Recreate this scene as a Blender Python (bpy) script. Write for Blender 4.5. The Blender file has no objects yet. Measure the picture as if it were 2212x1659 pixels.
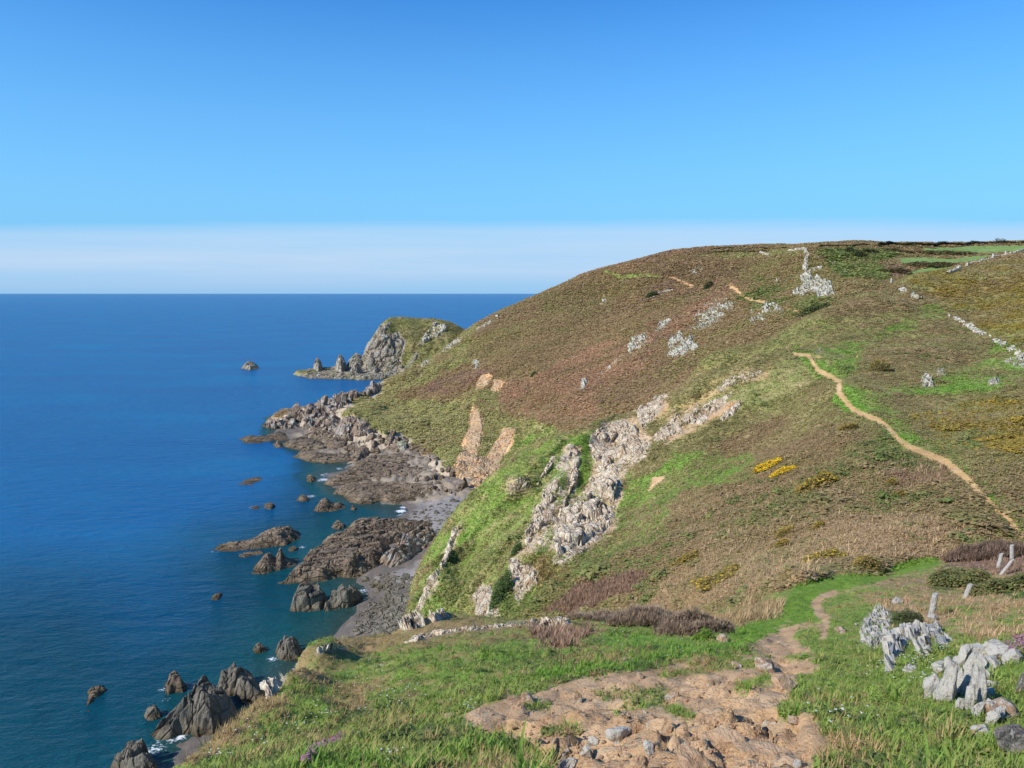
import bpy, math, random
import numpy as np
from mathutils import Vector
random.seed(7)
RNG = np.random.default_rng(11)
SC = bpy.context.scene
COL = SC.collection
F = 1671.0; PITCH = math.radians(6.67); CT, ST = math.cos(PITCH), math.sin(PITCH)
CAMZ = 75.0     # metres above the sea; z of every point is relative to the sea (0)

# ---------------------------------------------------------------- numpy helpers
def ray(u, v):
    "direction of the sight line through photo point (u, v): per metre of forward distance, (x, slope)"
    xc = (np.asarray(u, float) - 1106.0) / F; yc = (829.5 - np.asarray(v, float)) / F
    d = CT + yc * ST
    return xc / d, (-ST + yc * CT) / d
def proj(x, y, z):
    s = (z - CAMZ) / np.maximum(y, .05); a = x / np.maximum(y, .05)
    yc = (s * CT + ST) / (CT - s * ST)
    return 1106.0 + a * (CT + yc * ST) * F, 829.5 - yc * F
def _h(ix, iy, iz, seed):
    h = (ix.astype(np.uint32) * np.uint32(374761393)) ^ (iy.astype(np.uint32) * np.uint32(668265263)) ^ (iz.astype(np.uint32) * np.uint32(2147483647 - 58)) ^ np.uint32((seed * 2654435761) & 0xffffffff)
    h = (h ^ (h >> np.uint32(13))) * np.uint32(1274126177)
    h = (h ^ (h >> np.uint32(16))) * np.uint32(2246822519)
    return (h ^ (h >> np.uint32(15)))
def _r(ix, iy, iz, seed): return _h(ix, iy, iz, seed).astype(np.float32) / np.float32(4294967296.0)
def vnoise(x, y, z, seed=0):
    x = np.asarray(x, np.float64); y = np.asarray(y, np.float64) + 0 * x; z = np.asarray(z, np.float64) + 0 * x
    fx, fy, fz = np.floor(x), np.floor(y), np.floor(z)
    ix, iy, iz = fx.astype(np.int64), fy.astype(np.int64), fz.astype(np.int64)
    tx, ty, tz = x - fx, y - fy, z - fz
    tx = tx * tx * (3 - 2 * tx); ty = ty * ty * (3 - 2 * ty); tz = tz * tz * (3 - 2 * tz)
    out = 0
    for dx in (0, 1):
        wx = tx if dx else 1 - tx
        for dy in (0, 1):
            wy = ty if dy else 1 - ty
            for dz in (0, 1):
                wz = tz if dz else 1 - tz
                out = out + wx * wy * wz * _r(ix + dx, iy + dy, iz + dz, seed)
    return out * 2 - 1
def fbm(x, y, z, oct=4, seed=0, gain=.5, lac=2.07):
    o = 0; a = 1; n = 0
    for i in range(oct):
        o = o + a * vnoise(x, y, z, seed + i * 17); n += a; a *= gain
        x = x * lac + 3.1; y = y * lac - 1.7; z = z * lac + .9
    return o / n
def worley(x, y, seed=0, z=None, jit=.9):
    "cells: returns three random numbers of the nearest cell, offset to its centre and F2-F1"
    x = np.asarray(x, float); y = np.asarray(y, float)
    ix, iy = np.floor(x).astype(np.int64), np.floor(y).astype(np.int64)
    three = z is not None
    iz = np.floor(z).astype(np.int64) if three else np.zeros_like(ix)
    f1 = np.full(x.shape, 9e9); f2 = np.full(x.shape, 9e9); r = [np.zeros(x.shape) for _ in range(3)]; ox = np.zeros(x.shape); oy = np.zeros(x.shape)
    for dx in (-1, 0, 1):
        for dy in (-1, 0, 1):
            for dz in ((-1, 0, 1) if three else (0,)):
                cx, cy, cz = ix + dx, iy + dy, iz + dz
                px = cx + .5 + (_r(cx, cy, cz, seed) - .5) * jit - x; py = cy + .5 + (_r(cx, cy, cz, seed + 1) - .5) * jit - y
                d = px * px + py * py
                if three:
                    pz = cz + .5 + (_r(cx, cy, cz, seed + 2) - .5) * jit - z; d = d + pz * pz
                m = d < f1
                f2 = np.where(m, f1, np.minimum(f2, d))
                f1 = np.where(m, d, f1)
                for k in range(3): r[k] = np.where(m, _r(cx, cy, cz, seed + 5 + k), r[k])
                ox = np.where(m, px, ox); oy = np.where(m, py, oy)
    return r, ox, oy, np.sqrt(f2) - np.sqrt(f1)
def sst(a, b, x):
    t = np.clip((x - a) / (b - a), 0, 1); return t * t * (3 - 2 * t)
def sdpoly(u, v, poly):
    "signed distance to a polygon, negative inside"
    P = np.asarray(poly, float); n = len(P)
    d = np.full(np.shape(u), 1e18); ins = np.zeros(np.shape(u), bool)
    for i in range(n):
        ax, ay = P[i]; bx, by = P[(i + 1) % n]
        ex, ey = bx - ax, by - ay
        wx, wy = u - ax, v - ay
        t = np.clip((wx * ex + wy * ey) / (ex * ex + ey * ey + 1e-9), 0, 1)
        d = np.minimum(d, (wx - ex * t) ** 2 + (wy - ey * t) ** 2)
        if ay != by:
            c = ((ay > v) != (by > v)) & (u < (bx - ax) * (v - ay) / (by - ay) + ax)
            ins ^= c
    d = np.sqrt(d)
    return np.where(ins, -d, d)
def sdline(u, v, pts):
    P = np.asarray(pts, float); d = np.full(np.shape(u), 1e18)
    for i in range(len(P) - 1):
        ax, ay = P[i]; bx, by = P[i + 1]; ex, ey = bx - ax, by - ay
        wx, wy = u - ax, v - ay
        t = np.clip((wx * ex + wy * ey) / (ex * ex + ey * ey + 1e-9), 0, 1)
        d = np.minimum(d, (wx - ex * t) ** 2 + (wy - ey * t) ** 2)
    return np.sqrt(d)

# ---------------------------------------------------------------- terrain sheets
class Sheet:
    """A height field z(x, y) interpolated (thin plate) through surveyed points.
    Its grid fans out from a point c metres behind the viewpoint so that near ground is fine and far ground coarse."""
    def __init__(s, name, pts, c, arange, yrange, nx, ny, lam=1e-4, k=2.0):
        s.name, s.c = name, c
        X = []
        for p in pts:
            if p[0] == 'w': X.append(p[1:4])                       # x, y, z (relative to the eye)
            elif p[0] == 'z':                                       # sight-line column, distance, height
                a, _ = ray(p[1], p[4] if len(p) > 4 else 900.0); X.append((a * p[2], p[2], p[3]))
            elif p[0] == 'h':                                       # photo point at known height
                a, sl = ray(p[1], p[2]); Y = p[3] / sl; X.append((a * Y, Y, p[3]))
            else:
                a, sl = ray(p[0], p[1]); X.append((a * p[2], p[2], sl * p[2]))
        X = np.array(X, float)
        s.k = k
        A = X[:, 0] / (X[:, 1] + c) * 4.0; Q = np.log(X[:, 1] + c) * k; W = X[:, 2] / (X[:, 1] + c)
        n = len(A)
        K = s._k(np.hypot(A[:, None] - A[None], Q[:, None] - Q[None])) + np.eye(n) * lam
        P = np.stack([np.ones(n), A, Q], 1)
        M = np.block([[K, P], [P.T, np.zeros((3, 3))]])
        sol = np.linalg.lstsq(M, np.concatenate([W, np.zeros(3)]), rcond=None)[0]
        s.a0, s.a1 = arange; s.q0, s.q1 = math.log(yrange[0] + c), math.log(yrange[1] + c)
        s.nx, s.ny = nx, ny
        ga = np.linspace(s.a0, s.a1, nx); gq = np.linspace(s.q0, s.q1, ny)
        AA, QQ = np.meshgrid(ga, gq, indexing='ij')
        w = sol[n] + sol[n + 1] * AA * 4 + sol[n + 2] * QQ * k
        Af, Qf = (AA * 4).ravel(), (QQ * k).ravel(); wf = np.zeros(len(Af))
        for i in range(n):
            wf += sol[i] * s._k(np.hypot(Af - A[i], Qf - Q[i]))
        w = w + wf.reshape(nx, ny)
        E = np.exp(QQ)
        s.X = AA * E; s.Y = E - c; s.Z = w * E + CAMZ
    @staticmethod
    def _k(r):
        r = np.maximum(r, 1e-9); return r * r * np.log(r)
    def look(s, x, y):
        E = np.maximum(y + s.c, 1e-3)
        fa = (x / E - s.a0) / (s.a1 - s.a0) * (s.nx - 1); fq = (np.log(E) - s.q0) / (s.q1 - s.q0) * (s.ny - 1)
        bad = (fa < 0) | (fa > s.nx - 1) | (fq < 0) | (fq > s.ny - 1)
        fa = np.clip(fa, 0, s.nx - 1.001); fq = np.clip(fq, 0, s.ny - 1.001)
        i = fa.astype(int); j = fq.astype(int); ta = fa - i; tq = fq - j
        Z = s.Z
        z = (Z[i, j] * (1 - ta) + Z[i + 1, j] * ta) * (1 - tq) + (Z[i, j + 1] * (1 - ta) + Z[i + 1, j + 1] * ta) * tq
        return np.where(bad, -999.0, z)
SHEETS = {}
def ground(x, y, names=None):
    x = np.asarray(x, float); y = np.asarray(y, float)
    z = np.full(np.shape(x), -999.0)
    for n in (names or SHEETS): z = np.maximum(z, SHEETS[n].look(x, y))
    return z
_T0 = np.exp(np.linspace(math.log(2.6), math.log(1100.0), 1100))
def hit(u, v, names=None):
    "first meeting of the sight lines through photo points with the ground: x, y, z (y = nan for a miss)"
    u = np.atleast_1d(np.asarray(u, float)); v = np.atleast_1d(np.asarray(v, float))
    a, sl = ray(u, v); _T = _T0
    if names and len(names) == 1: s_ = SHEETS[names[0]]; _T = np.exp(np.linspace(math.log(max(2.6, math.exp(s_.q0) - s_.c)), math.log(math.exp(s_.q1) - s_.c), 420))
    Yr = np.full(u.shape, np.nan)
    for c0 in range(0, len(u), 4000):
        aa = a[c0:c0 + 4000, None]; ss = sl[c0:c0 + 4000, None]
        g = ground(aa * _T[None], np.broadcast_to(_T[None], (aa.shape[0], len(_T))), names) - (CAMZ + ss * _T[None])
        up = g > 0
        k = np.argmax(up, 1); ok = up.any(1) & (k > 0); k = np.maximum(k, 1); r = np.arange(len(k))
        g0, g1 = g[r, k - 1], g[r, k]; g0 = np.maximum(g0, -5)
        t = np.clip(-g0 / np.maximum(g1 - g0, 1e-9), 0, 1)
        Yr[c0:c0 + 4000] = np.where(ok, _T[k - 1] + (_T[k] - _T[k - 1]) * t, np.nan)
    return a * Yr, Yr, CAMZ + sl * Yr
def seahit(u, v, z=0.0):
    a, sl = ray(u, v); Y = (z - CAMZ) / sl; return a * Y, Y
# ---------------------------------------------------------------- survey of the place (photo column, photo row, distance in m)
fore = [('w', 0, 0, -1.65), ('w', -7, 0, -4.2), ('w', 7, 0, -.6), ('w', 0, -7, 1.2), ('w', -9, -7, -2.5), ('w', 10, -7, 2.5), ('w', 14, 3, .3),
    (390, 1659, 9.4), (640, 1659, 7), (900, 1659, 5.8), (1200, 1659, 5.1), (1500, 1659, 4.9), (1800, 1659, 4.8), (2212, 1659, 4.5),
    (450, 1600, 11), (540, 1545, 13.5), (600, 1480, 17.5), (640, 1430, 22), (700, 1402, 26), (790, 1390, 29), (860, 1365, 32), (900, 1337, 35), (960, 1328, 36.5), (1090, 1338, 35.5), (1230, 1343, 34.5), (1400, 1350, 30), (1550, 1376, 21),
    (700, 1580, 10.3), (900, 1580, 8.5), (1200, 1580, 7), (700, 1500, 16), (800, 1500, 14.5), (1000, 1500, 11.5), (1000, 1420, 18), (1200, 1420, 16), (1200, 1500, 10.5), (1350, 1380, 22), (790, 1440, 20.5), (790, 1412, 25), (720, 1440, 20.5), (860, 1425, 19.5), (860, 1388, 26), (1000, 1378, 25), (1000, 1345, 32), (1120, 1375, 24), (1550, 1364, 26), (1550, 1354, 34),
    (1500, 1450, 12), (1500, 1550, 7.4), (1750, 1550, 6.9), (1750, 1450, 11.5), (1750, 1400, 16.5), (1750, 1350, 24), (1750, 1300, 33), (1780, 1250, 44), (2000, 1216, 58), (1900, 1250, 47), (1700, 1290, 34),
    (1900, 1500, 8.8), (1900, 1400, 15), (1900, 1310, 27), (2013, 1335, 21), (2085, 1291, 29), (2160, 1235, 45), (2185, 1206, 52), (2212, 1192, 58), (2100, 1450, 9), (2120, 1540, 6.5), (2212, 1440, 8.5), (2212, 1350, 15.5), (2212, 1280, 29), (2050, 1400, 12.5),
    # the far side of the brow, falling to the sea on the left and into the gully
    ('z', 300, 14, -13, 1600), ('z', 230, 17, -22, 1600), ('z', 100, 20, -45, 1600), ('z', 560, 20, -15, 1500), ('z', 520, 24, -24, 1500), ('z', 480, 30, -45, 1500),
    ('z', 620, 27.5, -15.5, 1450), ('z', 600, 38, -36, 1450), ('z', 600, 55, -66, 1450), ('z', 700, 36, -21, 1400), ('z', 690, 52, -48, 1400), ('z', 690, 66, -72, 1400),
    ('z', 790, 40, -24, 1390), ('z', 785, 56, -48, 1390), ('z', 780, 72, -72, 1390), ('z', 560, 60, -78, 1450), ('z', 850, 42, -21, 1360), ('z', 900, 48, -23, 1350), ('z', 890, 64, -45, 1350), ('z', 880, 82, -72, 1350), ('z', 1000, 48, -24, 1350), ('z', 1090, 48, -23.5, 1350), ('z', 1090, 64, -40, 1350), ('z', 1090, 90, -62, 1350),
    ('z', 1300, 46, -22, 1330), ('z', 1300, 62, -34, 1330), ('z', 1300, 90, -50, 1330), ('z', 1500, 45, -20.3, 1330), ('z', 1500, 62, -28, 1330), ('z', 1500, 90, -40, 1330),
    ('z', 1700, 55, -23.5, 1250), ('z', 1700, 90, -36, 1250), ('z', 1950, 75, -28, 1250), ('z', 2300, 75, -26, 1250), ('z', 2300, 110, -38, 1250), ('z', 1900, 110, -42, 1250),
    ('z', 2600, 20, -6, 1300), ('z', 2600, 50, -15, 1300), ('z', 2600, 90, -28, 1300)]
spur = [(905, 1270, 150), (940, 1180, 175), (985, 1110, 195), (1020, 1080, 205), (1110, 1002, 215), (1180, 966, 215), (1230, 946, 212), (1290, 917, 205), (1380, 886, 198), (1430, 852, 193), (1500, 816, 192), (1600, 787, 190), (1680, 767, 187), (1745, 766, 183), (890, 1320, 135),
    (1521, 776, 245), (1606, 745, 255), (1681, 720, 265), (1756, 680, 280), (1821, 652, 290), (1916, 622, 300), (1951, 607, 315), (2056, 587, 330), (2212, 565, 345),
    (1000, 1250, 135), (1000, 1180, 155), (950, 1300, 128), (1100, 1150, 140), (1200, 1200, 115), (1100, 1250, 115), (1150, 1050, 165), (1260, 1120, 132), (1260, 1000, 165), (1350, 1000, 155), (1350, 930, 180), (1420, 920, 165), (1400, 1150, 105), (1300, 1200, 103), (1450, 875, 178), (1050, 1330, 105),
    (1500, 1100, 105), (1700, 1100, 88), (1900, 1100, 78), (1500, 1250, 75), (1300, 1290, 85), (1200, 1310, 92), (1700, 1230, 58), (1600, 1300, 50), (1700, 1000, 110), (1500, 1000, 135), (1700, 900, 145), (1900, 1000, 93), (2100, 1000, 86), (2212, 1050, 76), (2212, 1165, 62), (2100, 1150, 64), (1950, 1190, 60),
    (2212, 900, 110), (1850, 880, 125), (2000, 850, 138), (2000, 750, 190), (2212, 820, 140), (1950, 955, 104), (2050, 1010, 88), (1800, 830, 145), (1600, 850, 165), (1850, 770, 185), (1900, 700, 235), (2030, 650, 265), (2140, 735, 195), (2212, 775, 165), (2212, 650, 250), (2100, 640, 270),
    (1760, 1250, 50), (1700, 1300, 38), (1850, 1235, 52),
    # behind the crest and down to the shore
    ('z', 840, 135, -74, 1300), ('z', 860, 155, -74, 1250), ('z', 890, 185, -73, 1180), ('z', 930, 215, -73, 1110), ('z', 980, 232, -72, 1050), ('z', 1060, 245, -72, 1000), ('z', 1140, 250, -70), ('z', 1210, 250, -66), ('z', 1290, 240, -52), ('z', 1400, 235, -42), ('z', 1500, 230, -31), ('z', 1600, 218, -24),
    ('z', 1290, 300, -75), ('z', 1450, 300, -60), ('z', 1600, 320, -48), ('z', 1750, 340, -30), ('z', 1900, 350, -14), ('z', 2050, 380, -4), ('z', 2212, 400, 2), ('z', 1500, 380, -85), ('z', 1800, 420, -40), ('z', 2212, 460, -8), ('z', 2500, 400, 0),
    ('z', 2500, 60, -17), ('z', 2500, 110, -13), ('z', 2500, 160, -6), ('z', 2500, 230, 4), ('z', 2500, 330, 14), ('z', 2700, 90, -14), ('z', 2700, 300, 14),
    ('z', 940, 108, -66, 1330), ('z', 1000, 92, -62, 1330), ('z', 1100, 78, -56, 1330), ('z', 1200, 74, -45, 1330), ('z', 1300, 66, -40, 1330), ('z', 1500, 50, -29, 1330), ('z', 1700, 30, -21, 1330), ('z', 2000, 40, -24, 1330), ('z', 2300, 40, -24, 1330), ('z', 1500, 34, -34, 1330)]
cliff = [('h', 1040, 1084, -72.5), ('h', 1010, 1055, -73), ('h', 960, 1020, -72), ('h', 930, 985, -71), ('h', 895, 955, -69), ('h', 850, 935, -67), ('h', 800, 922, -66), ('h', 745, 905, -65), ('h', 700, 900, -69), ('h', 640, 917, -73), ('h', 575, 918, -74.5),
    ('h', 590, 935, -76), ('h', 690, 950, -76), ('h', 760, 985, -76.5), ('h', 850, 1000, -76.5), ('h', 940, 1050, -76.5), ('h', 1000, 1080, -76),
    (640, 892, 452), (700, 872, 470), (760, 853, 490), (840, 821, 520), (920, 781, 560), (1010, 712, 620), (1080, 672, 655), (1150, 641, 680), (1215, 612, 690), (1280, 585, 700), (1340, 570, 700), (1400, 556, 700), (1450, 545, 695), (1500, 538, 690), (1600, 532, 690),
    (1100, 900, 370), (1200, 900, 345), (1300, 850, 350), (1400, 825, 335), (1500, 762, 340), (1600, 722, 332), (1700, 682, 335), (1800, 642, 345), (1000, 800, 480), (1200, 780, 430), (1200, 700, 540), (1400, 700, 450), (1400, 600, 600), (1600, 600, 520), (1760, 600, 430), (1740, 546, 505), (1640, 560, 590), (1560, 548, 640), (1830, 560, 480), (1950, 565, 470), (2100, 548, 560), (2212, 533, 600), (2000, 590, 420), (1900, 600, 400),
    (1100, 780, 450), (1040, 830, 425), (960, 880, 415), (850, 880, 440), (1000, 930, 365), (1080, 980, 325), (900, 830, 475), (1040, 760, 510), (1100, 700, 580), (1300, 640, 610), (1300, 720, 490), (1500, 640, 520), (1500, 600, 570), (1700, 620, 430), (1150, 960, 320), (1100, 1020, 300),
    (1700, 531, 700), (1800, 530, 700), (1900, 530, 690), (2000, 528, 690), (2100, 526, 690), (2212, 524, 690),
    # valley floor hidden behind the spur, back slopes
    ('z', 1290, 290, -58), ('z', 1200, 300, -64), ('z', 1450, 290, -38), ('z', 1600, 290, -22), ('z', 1750, 290, -12), ('z', 1290, 230, -66), ('z', 1500, 230, -44), ('z', 1700, 240, -26), ('z', 1900, 330, -2), ('z', 2100, 350, 6), ('z', 2300, 380, 14), ('z', 2000, 240, -22), ('z', 2300, 250, -14), ('z', 2500, 420, 18),
    ('z', 560, 500, -82), ('z', 640, 520, -80), ('z', 700, 545, -78), ('z', 780, 560, -76), ('z', 850, 600, -74), ('z', 930, 650, -66), ('z', 1010, 700, -48), ('z', 1100, 760, -25), ('z', 1150, 780, -14), ('z', 1280, 820, 6), ('z', 1400, 850, 20), ('z', 1600, 850, 36), ('z', 1800, 850, 36), ('z', 2000, 850, 37), ('z', 2212, 850, 38), ('z', 2500, 700, 36), ('z', 2500, 900, 36),
    ('z', 900, 760, -78), ('z', 1000, 860, -70), ('z', 1150, 950, -60), ('z', 1400, 1050, -30), ('z', 1700, 1200, 20), ('z', 2200, 1200, 25), ('z', 500, 440, -84), ('z', 450, 600, -88), ('z', 600, 800, -90), ('z', 850, 330, -80, 1000), ('z', 950, 280, -78, 1050), ('z', 700, 350, -82, 1000)]
nez = [('h', 650, 814, -75), ('h', 760, 815, -74), ('h', 862, 818, -74), ('h', 920, 812, -73), ('h', 690, 806, -72.5), ('h', 740, 803, -71),
    (775, 797, 722), (800, 770, 728), (825, 745, 735), (800, 742, 745), (840, 699, 752), (880, 699, 760), (930, 699, 765), (960, 700, 768), (1000, 714, 772), (850, 740, 742), (900, 760, 735), (870, 790, 722), (930, 730, 752), (960, 745, 745), (1000, 730, 760), (920, 785, 722), (960, 770, 725), (820, 790, 722),
    ('z', 640, 735, -77), ('z', 745, 745, -76), ('z', 780, 765, -70), ('z', 800, 790, -60), ('z', 850, 830, -62), ('z', 930, 840, -55), ('z', 1000, 830, -50), ('z', 1080, 800, -40), ('z', 850, 880, -85), ('z', 1000, 900, -85), ('z', 700, 800, -88), ('z', 600, 740, -85), ('z', 560, 720, -90), ('z', 1080, 720, -70), ('z', 800, 690, -80), ('z', 900, 680, -80), ('z', 650, 690, -82), ('z', 1050, 690, -78)]
# beach, wave-cut platform and sea bed (heights relative to the eye; sea = -75)
shore0 = [(869, 1092), (874, 1105), (866, 1120), (855, 1135), (800, 1150), (770, 1255), (795, 1272), (790, 1290), (770, 1320), (735, 1355), (690, 1395), (640, 1440), (560, 1520), (440, 1600), (340, 1659),
    (830, 1088), (770, 1075), (720, 1050), (705, 1035), (760, 1000), (700, 985), (640, 955), (600, 938)]
shore2 = [(985, 1090), (960, 1130), (930, 1170), (925, 1210), (900, 1250), (880, 1290), (860, 1330), (800, 1370), (1010, 1075), (950, 1040), (910, 1000), (850, 960)]
deep = [(780, 1110), (740, 1120), (700, 1140), (640, 1230), (680, 1260), (700, 1330), (640, 1340), (560, 1330), (500, 1400), (420, 1450), (300, 1500), (200, 1600), (600, 1120), (480, 1120), (560, 1000), (480, 950), (450, 1250), (300, 1300), (250, 1100), (500, 860), (100, 1500), (100, 1300), (300, 900)]
beach = [('h', u, v, -75.0) for u, v in shore0] + [('h', u, v, -72.6) for u, v in shore2]
beach += [('h', u, v, -75 - d) for (u, v), d in zip(deep, [1.4, 1.6, 1.6, 2, 1.6, 1.4, 2.2, 3, 3.4, 3.6, 4.4, 5, 3.6, 5, 4, 5, 4.4, 6, 7, 8, 7, 8, 9])]
beach += [('z', 900, 60, -73, 1300), ('z', 700, 60, -73, 1400), ('z', 500, 70, -74, 1500), ('z', 1300, 150, -72), ('z', 1300, 280, -71), ('z', 1200, 350, -71), ('z', 1000, 440, -72), ('z', 200, 60, -76, 1500), ('z', 0, 110, -79, 1500)]
NS = {}
SHEETS['fore'] = Sheet('fore', fore, 9.0, (-.75, .85), (-5, 110), 560, 620)
SHEETS['spur'] = Sheet('spur', spur, 0.0, (-.20, .86), (30, 450), 700, 700)
SHEETS['cliff'] = Sheet('cliff', cliff, 0.0, (-.42, .86), (215, 1150), 820, 620)
SHEETS['nez'] = Sheet('nez', nez, 0.0, (-.32, .0), (680, 850), 300, 200)
SHEETS['beach'] = Sheet('beach', beach, 0.0, (-.66, .16), (50, 470), 360, 420)
# ---------------------------------------------------------------- helpers that turn notes made on enlarged views into photo points
def Z(ox, oy, k): return lambda *p: [(ox + x * k, oy + y * k) for x, y in p]
z1, z3, z4, z5, z6, z7 = Z(442.4, 590, .3), Z(811, 1106, .3667), Z(1548, 1106, .3333), Z(884.8, 663.6, .3667), Z(1106, 479, .5), Z(1548, 737, .3)
b1, b2, b3, b4, b5, b6 = Z(1806.4, 1253.4, .2444), Z(1032.2, 1364, .3667), Z(1769.5, 501.4, .2), Z(1437.7, 501.4, .18333), Z(516.1, 884.8, .25), Z(331.8, 1290.3, .2333)

def lin(r, g, b, k=.92):
    f = lambda c: ((c / 255 + .055) / 1.055) ** 2.4 if c > 10 else c / 3294
    return (f(r) * k, f(g) * k, f(b) * k)
# plant and earth colours: [usual, second, third] for every ground cover
PAL = dict(
    turf=[lin(110, 132, 58), lin(122, 134, 66), lin(138, 128, 78)],
    turfbrown=[lin(136, 116, 78), lin(122, 114, 66), lin(156, 128, 92)],
    lush=[lin(104, 136, 54), lin(94, 124, 50), lin(120, 138, 64)],
    strip=[lin(102, 130, 48), lin(94, 120, 46), lin(116, 134, 60)],
    clgrass=[lin(104, 126, 54), lin(124, 130, 68), lin(150, 136, 92)],
    hgrass=[lin(122, 122, 72), lin(134, 126, 82), lin(150, 134, 96)],
    heath=[lin(126, 106, 74), lin(116, 104, 66), lin(138, 120, 88)],
    olive=[lin(120, 112, 70), lin(108, 106, 62), lin(138, 120, 84)],
    bracken=[lin(142, 112, 84), lin(130, 102, 76), lin(144, 124, 94)],
    purple=[lin(122, 98, 80), lin(108, 88, 70), lin(132, 110, 90)],
    pink=[lin(144, 122, 92), lin(132, 112, 82), lin(124, 110, 74)],
    straw=[lin(156, 130, 98), lin(146, 114, 84), lin(130, 116, 76)],
    gorse=[lin(128, 112, 50), lin(104, 100, 44), lin(150, 124, 50)],
    scrub=[lin(96, 106, 56), lin(84, 96, 48), lin(116, 112, 66)],
    dark=[lin(78, 92, 46), lin(70, 82, 42), lin(90, 96, 54)],
    field=[lin(100, 120, 66), lin(96, 116, 62), lin(108, 124, 70)],
    dirt=[lin(178, 146, 110), lin(162, 128, 92), lin(188, 160, 126)],
    path=[lin(172, 140, 96), lin(158, 126, 82), lin(180, 152, 110)],
    scar=[lin(172, 150, 120), lin(148, 124, 92), lin(140, 126, 84)],
    soil=[lin(178, 142, 102), lin(162, 120, 82), lin(184, 156, 120)],
    rock=[lin(150, 136, 116), lin(128, 116, 100), lin(166, 152, 132)],
    sand=[lin(142, 136, 130), lin(126, 120, 114), lin(152, 146, 140)],
    shingle=[lin(106, 98, 90), lin(92, 86, 80), lin(120, 110, 98)])
PATCH = dict(fore=[], spur=[], cliff=[], nez=[], beach=[])
BASE = dict(fore='turf', spur='olive', cliff='heath', nez='hgrass', beach='shingle')
def area(sheet, cls, soft, pts, k=1.0): PATCH[sheet].append(('a', cls, soft, pts, k))
def track(sheet, cls, wid, pts, k=1.0): PATCH[sheet].append(('l', cls, wid, pts, k))

# --- foreground brow
area('fore', 'turfbrown', 26, [(880, 1330), (1100, 1332), (1300, 1340), (1290, 1365), (1150, 1372), (1000, 1376), (800, 1420), (690, 1440), (640, 1470), (600, 1520), (540, 1580), (430, 1659), (360, 1659), (540, 1500), (640, 1400), (760, 1370)])
area('fore', 'turfbrown', 20, b6((900, 1050), (1100, 900), (1300, 850), (1250, 760), (1600, 560), (1700, 640), (1300, 1000), (1000, 1150), (600, 1320), (640, 1250)))
area('fore', 'turfbrown', 20, b6((1900, 760), (1550, 950), (1700, 1100), (1400, 1250), (1000, 1450), (1100, 1500), (1600, 1300), (2000, 1020)), .8)
area('fore', 'purple', 14, z3((900, 690), (1130, 690), (1250, 720), (1100, 800), (950, 770)), .8)
area('fore', 'lush', 14, z3((1350, 720), (1700, 700), (1900, 700), (2110, 740), (2212, 660), (2212, 830), (1800, 900), (1500, 930), (1200, 940), (1000, 1010), (950, 960), (1300, 840)))
area('fore', 'pink', 12, [(1500, 1300), (1640, 1290), (1700, 1302), (1690, 1330), (1610, 1362), (1520, 1350)])
area('fore', 'straw', 14, z4((900, 560), (1100, 440), (1440, 350), (1520, 300), (2300, 200), (2300, 800), (1991, 800), (1800, 830), (1560, 790), (1460, 745), (1200, 690), (1050, 600)), .8)
area('fore', 'purple', 10, z4((1440, 300), (2300, 190), (2300, 420), (1850, 400), (1500, 340)))
area('fore', 'dark', 7, z4((1380, 500), (1500, 360), (1600, 370), (1640, 430), (2100, 470), (2100, 560), (1900, 560), (1600, 480)), .9)
area('fore', 'dark', 7, z4((1120, 640), (1300, 690), (1280, 730), (1200, 760), (1120, 740)), .8)
area('fore', 'strip', 6, z4((440, 600), (500, 480), (680, 420), (1000, 390), (1130, 330), (1230, 306), (1440, 315), (1440, 345), (1100, 430), (850, 495), (720, 540), (630, 640), (660, 700), (500, 750), (380, 830), (200, 850), (90, 830), (60, 780), (200, 720), (430, 690)))
dirtpoly = b2((-60, 500), (40, 435), (250, 390), (450, 325), (700, 275), (1000, 235), (1180, 185), (1420, 190), (1500, 215), (1650, 215), (1720, 170), (1620, 95), (1700, 60), (1790, 0), (1860, -10), (1850, 60), (1950, 130), (1790, 150), (2010, 205), (2000, 235), (1860, 262), (1870, 370), (1780, 430), (1790, 500), (1890, 540), (1900, 640), (1970, 640), (1990, 990), (420, 990), (440, 750), (230, 690), (60, 620), (-90, 560))
area('fore', 'dirt', 11, dirtpoly)
for q, k in ((b2((1470, 370), (1530, 310), (1700, 255), (1760, 290), (1640, 330), (1560, 380)), 1), (b2((1060, 260), (1200, 215), (1500, 180), (1560, 200), (1480, 225), (1300, 245), (1110, 270)), 1), (b2((700, 365), (900, 340), (1120, 345), (1130, 440), (820, 480)), .5), (b2((-200, 620), (110, 610), (370, 720), (350, 1000), (-200, 1000)), 1), (b2((300, 585), (600, 560), (620, 610), (420, 620)), .7), (b2((1090, 415), (1200, 440), (1280, 500), (1240, 525), (1090, 455)), .9), (b2((280, 430), (420, 430), (440, 470), (300, 460)), .8)):
    area('fore', 'turf', 6, q, k)
area('fore', 'dirt', 8, z4((540, 1300), (640, 1330), (720, 1500), (860, 1580), (860, 1700), (500, 1700)), .75)
area('fore', 'turfbrown', 12, [(1790, 1590), (1900, 1600), (1920, 1700), (1760, 1700)], .5)
area('fore', 'dirt', 4, z4((215, 862), (330, 800), (430, 735), (600, 725), (500, 800), (560, 870), (650, 945), (500, 915), (380, 925), (300, 905)))
area('fore', 'dirt', 4, z4((330, 945), (480, 975), (680, 1010), (650, 1045), (500, 1040), (400, 1000)))
area('fore', 'dirt', 4, z4((90, 920), (250, 920), (280, 950), (120, 945)), .8)
track('fore', 'dirt', 9, [(1800, 1283), (1776, 1290), (1760, 1304), (1768, 1320), (1784, 1336), (1783, 1353), (1778, 1376)])
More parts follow.
